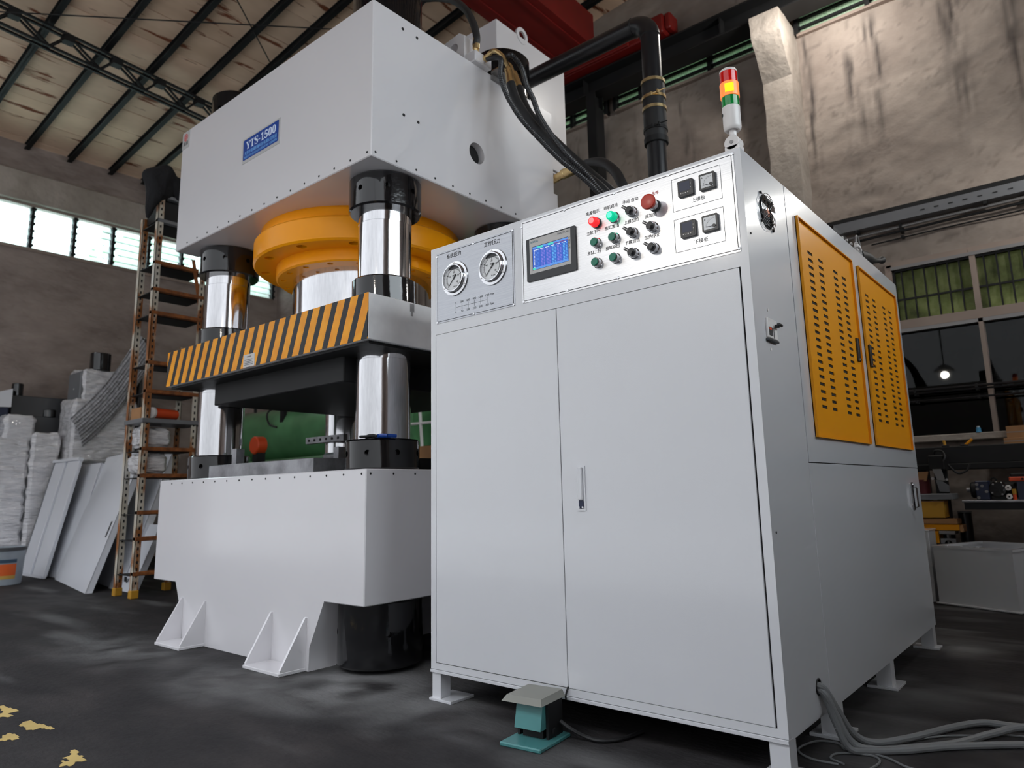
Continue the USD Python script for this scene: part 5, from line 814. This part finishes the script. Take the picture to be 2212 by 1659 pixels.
# ================================================================ things behind on the right
def things_right():
    t = Thing('metal_tank', 'grey-white open sheet-metal tank with a folded rim standing on the floor by the wall', 'tank', (0, 3.3, 0)); T = np.eye(4); a = np.array((.415, -.175, 0)); w = np.linalg.norm(a); a = a / w; b = np.array((-a[1], a[0], 0)); o = np.array((-.204, 3.148, .004))
    def pl(m): return place(m, o, a, b)
    t.part('body', pl(cut(bx(0, w, 0, .5, .008, .335), bx(.006, w - .006, .006, .494, .012, .4))), 'cabinet_white'); t.part('rim', pl(cut(bx(-.006, w + .006, -.006, .506, .325, .340), bx(.02, w - .02, .02, .48, .3, .4))), 'cabinet_white'); t.part('foot_flange', pl(bx(-.012, w + .010, -.012, .512, 0, .010, .002)), 'cabinet_white'); t.part('rim_weld', pl(cat([cyl((x, .0, .342), (x + .012, .0, .342), .004, 8) for x in (.08, .17, .26)])), 'white_metal')
    t = Thing('metal_tank', 'grey-white sheet-metal box half hidden behind the cabinet edge', 'tank', (-.34, 3.4, 0)); t.part('body', bx(-.50, -.232, 3.22, 3.44, 0, .425, .003), 'cabinet_white'); t.part('lid', bx(-.505, -.228, 3.215, 3.445, .420, .430, .002), 'cabinet_white')
    t = Thing('machine_rail', 'long dark steel machine rail resting on stands under the window', 'steel rail', (.3, 3.75, .80)); t.part('rail', bx(-.42, 1.6, 3.70, 3.86, .84, .955, .004), 'black_steel'); t.part('rail_foot', bx(-.42, 1.6, 3.66, 3.88, .80, .84, .003), 'black_steel')
    for x in (-.35, .5, 1.4): t.part('stand', bx(x, x + .06, 3.72, 3.84, 0, .80), 'black_steel')
    t = Thing('workbench', 'dark steel workbench under the window carrying the valve blocks', 'workbench', (.5, 3.62, 0)); t.part('top', bx(-.06, 1.5, 3.42, 3.69, .590, .603, .002), 'worn_steel'); t.part('apron', bx(-.05, 1.5, 3.43, 3.68, .545, .59), 'black_steel')
    for x, y in ((.55, 3.44), (1.44, 3.44), (.55, 3.63), (1.44, 3.63)): t.part('leg', bx(x, x + .04, y, y + .04, 0, .545), 'black_steel')
    t.part('lower_shelf', bx(.5, 1.48, 3.46, 3.67, .36, .375), 'black_steel')
    t = Thing('valve_manifold', 'dark blue valve block with silver ports on the workbench', 'valve', (.05, 3.52, .603)); v = t.part('body', bx(.012, .085, 3.50, 3.58, .603, .722, .004), 'navy')
    t.part('port', cat([cyl((x, 3.50, z), (x, 3.490, z), .009, 14) for x, z in ((.022, .70), (.022, .672), (.05, .69), (.07, .655), (.024, .618))]), 'alu_frame', v, kind='stuff')
    t = Thing('gear_pump', 'black gear pump with silver bolts beside the blue valve block', 'pump', (.13, 3.54, .603)); t.part('body', cyl((.13, 3.50, .668), (.13, 3.60, .668), .050, 28, .006), 'black_gloss'); t.part('base', bx(.09, .17, 3.505, 3.60, .603, .63, .003), 'black_steel'); t.part('bolt', cat([cyl((.13 + .038 * math.cos(a_), 3.50, .668 + .038 * math.sin(a_)), (.13 + .038 * math.cos(a_), 3.492, .668 + .038 * math.sin(a_)), .006, 6) for a_ in np.arange(4) * PI / 2 + .6]), 'alu_frame')
    for z, lb in ((.676, 'upper of the two white pump handwheels on the workbench'), (.622, 'lower of the two white pump handwheels on the workbench')):
        t = Thing('handwheel', lb, 'handwheel', (.185, 3.5, z)); t.part('wheel', cyl((.186, 3.488, z), (.186, 3.50, z), .0165, 28, .002), 'white_plastic'); t.part('hub', cyl((.186, 3.484, z), (.186, 3.53, z), .005, 12), 'black_steel'); t.part('valve_body', bx(.172, .200, 3.50, 3.56, max(.603, z - .02), z + .02, .002), 'black_steel')
    t = Thing('adjusting_valve', 'small yellow and orange adjusting knob between the white handwheels', 'valve', (.213, 3.5, .603)); t.part('knob', cyl((.214, 3.495, .635), (.214, 3.495, .668), .011, 20, .002), 'crate_yellow'); t.part('collar', cyl((.214, 3.495, .603), (.214, 3.495, .635), .0095, 20), 'orange_plastic')
    t = Thing('parts_bin', 'dark blue parts bin with an orange clamp on top at the frame edge', 'bin', (.33, 3.56, .603)); t.part('bin', cut(bx(.232, .45, 3.50, 3.66, .603, .712), bx(.240, .442, 3.508, 3.652, .612, .8)), 'navy'); t.part('clamp', bx(.195, .36, 3.498, 3.53, .716, .742, .004), 'orange_plastic', label='orange clamp across the bin'); t.part('clamp_screw', cat([cyl((.265, 3.498, .729), (.265, 3.49, .729), .007, 12), bx(.2, .44, 3.53, 3.60, .714, .765, .006)]), 'black_steel')
    t = Thing('hydraulic_motor', 'large black motor lying behind the valve blocks on the workbench', 'motor', (.0, 3.62, .603)); t.part('housing', cyl((-.03, 3.635, .665), (.40, 3.635, .665), .052, 28, .008), 'black_steel'); t.part('shaft', cyl((-.055, 3.635, .665), (-.03, 3.635, .665), .015, 14), 'worn_steel'); t.part('lifting_eye', lathe([(.010, -.004), (.018, -.004), (.018, .004), (.010, .004)], (.1, 3.635, .725), (0, 1, 0), 20), 'black_steel')
    t = Thing('drill_stand', 'grey bench machine with folded sheet guard in front of the dark rail', 'machine tool', (-.18, 3.55, 0)); t.part('column', bx(-.235, -.16, 3.655, 3.695, .0, .90, .004), 'black_steel'); t.part('head', bx(-.235, -.145, 3.50, 3.69, .80, .895, .006), 'black_steel')
    t.part('guard', trimesh.convex.convex_hull(np.array([(x, y, z) for y in (3.498, 3.51) for x, z in ((-.215, .805), (-.165, .805), (-.150, .725), (-.195, .735))])), 'alu_frame'); t.part('guard', trimesh.convex.convex_hull(np.array([(x, y, z) for y in (3.48, 3.50) for x, z in ((-.20, .735), (-.165, .725), (-.130, .695), (-.130, .655), (-.185, .66))])), 'grey_paint'); t.part('spark_light', cat([cyl((-.215, 3.47, .745), (-.215, 3.50, .745), .010, 12), cyl((-.135, 3.47, .735), (-.135, 3.49, .735), .008, 12)]), 'chrome_trim'); t.part('cable', tube([(-.20, 3.53, .895), (-.19, 3.52, .925), (-.15, 3.52, .92), (-.135, 3.50, .88), (-.15, 3.49, .85)], .006, 8), 'black_rubber'); t.part('cable', tube([(-.13, 3.55, .83), (-.08, 3.54, .775), (-.03, 3.55, .79), (-.01, 3.56, .83)], .007, 8), 'black_rubber')
    t.part('table', bx(-.33, -.115, 3.46, 3.69, .608, .645, .003), 'grey_paint')
    t = Thing('carton', 'open cardboard carton flap at the cabinet edge above the maroon tin', 'box', (-.28, 3.52, .73)); t.part('flap', trimesh.convex.convex_hull(np.array([(x, y, z) for y in (3.52, 3.54) for x, z in ((-.345, .79), (-.245, .79), (-.262, .728), (-.345, .735))])), 'cardboard')
    t = Thing('maroon_tin', 'dark maroon round tin on the grey machine table', 'tin', (-.29, 3.56, .645)); t.part('tin', cyl((-.292, 3.56, .645), (-.292, 3.56, .735), .042, 28, .003), 'maroon'); t.part('lid', cyl((-.292, 3.56, .733), (-.292, 3.56, .738), .044, 28), 'maroon')
    for lb, nm, z0, z1, x1, m in (('yellowish crate under the grey machine table', 'crate', .492, .600, -.172, 'crate_yellow'), ('brown wooden beam in the stack below the yellowish crate', 'wooden_beam', .452, .484, -.106, 'cardboard'), ('bright yellow painted beam in the middle of the stack', 'yellow_beam', .413, .449, -.102, 'yellow_door'), ('short yellow block lowest in the stack by the cabinet', 'yellow_block', .330, .408, -.222, 'yellow_door')):
        t = Thing(nm, lb, 'beam' if 'beam' in nm else 'crate', (-.25, 3.55, z0)); t.part('block', bx(-.40, x1, 3.48, 3.64, z0, z1, .003), m)
        if nm == 'crate': t.part('lid', bx(-.402, x1 + .002, 3.478, 3.642, z1 - .006, z1), 'cardboard')
        if nm == 'yellow_beam': t.part('end_plate', bx(x1, x1 + .02, 3.49, 3.63, z0 - .01, z1 - .004, .002), 'cardboard')
    t = Thing('pallet_stand', 'black steel stand under the stacked yellow beams', 'stand', (-.25, 3.56, 0)); t.part('top', bx(-.42, -.09, 3.47, 3.65, .318, .330), 'black_steel'); t.part('leg', bx(-.41, -.38, 3.48, 3.64, 0, .318), 'black_steel'); t.part('leg', bx(-.13, -.10, 3.48, 3.64, 0, .318), 'black_steel')
    t = Thing('bracket', 'pale steel bracket plate on the stand beside the yellow block', 'bracket', (-.17, 3.5, .33)); t.part('plate', bx(-.218, -.128, 3.478, 3.60, .388, .410, .002), 'alu_frame'); t.part('web', bx(-.18, -.168, 3.50, 3.58, .330, .388), 'alu_frame'); t.part('bearing', cut(bx(-.215, -.13, 3.485, 3.53, .330, .362), cyl((-.172, 3.4, .33), (-.172, 3.6, .33), .022, 24)), 'worn_steel')
    t = Thing('oil_drum', 'dark round drum with a pale lid beside the workbench', 'drum', (-.105, 3.78, 0)); t.part('drum', cyl((-.105, 3.78, 0), (-.105, 3.78, .515), .040, 28, .003), 'black_paint'); t.part('lid', cyl((-.105, 3.78, .515), (-.105, 3.78, .525), .042, 28, .002), 'grey_paint')
    t = Thing('paint_can', 'light blue bottle with a white cap standing on the window sill', 'bottle', (.019, 3.945, 1.053)); t.part('can', lathe([(0, 0), (.0155, 0), (.0165, .003), (.0145, .030), (.010, .036), (0, .036)], (.019, 3.95, 1.053), n=28), 'can_blue'); t.part('cap', cyl((.019, 3.95, 1.089), (.019, 3.95, 1.097), .010, 20), 'white_plastic')
    for lb, b_ in (('brown cardboard box on the window sill at the frame edge, upper one', (.180, .42, 3.90, 3.985, 1.000, 1.080)), ('brown cardboard box below the sill box, resting on the dark rail', (.160, .45, 3.88, 3.98, .958, 1.000))):
        t = Thing('sill_box', lb, 'box', ((b_[0] + b_[1]) / 2, b_[2], b_[4])); t.part('carton', bx(*b_, .002), 'cardboard'); t.part('tape', bx(b_[0] - .0005, b_[1], b_[2] - .0006, b_[2], (b_[4] + b_[5]) / 2 - .004, (b_[4] + b_[5]) / 2 + .004), 'beige_trim')
    for lb, x, z, m in (('yellow tool handle standing up behind the dark rail, farther one', -.16, .955, 'crate_yellow'), ('slanted yellow tool handle leaning on the dark rail', -.05, .955, 'yellow_door')):
        t = Thing('tool_handle', lb, 'tool', (x, 3.74, z)); t.part('grip', cyl((x, 3.74, z), (x + (.05 if x > -.1 else -.008), 3.745, z + .045), .009, 12, .002), m); t.part('head', bx(x - .02, x + .02, 3.72, 3.76, z, z + .012, .003), 'black_steel')
things_right()
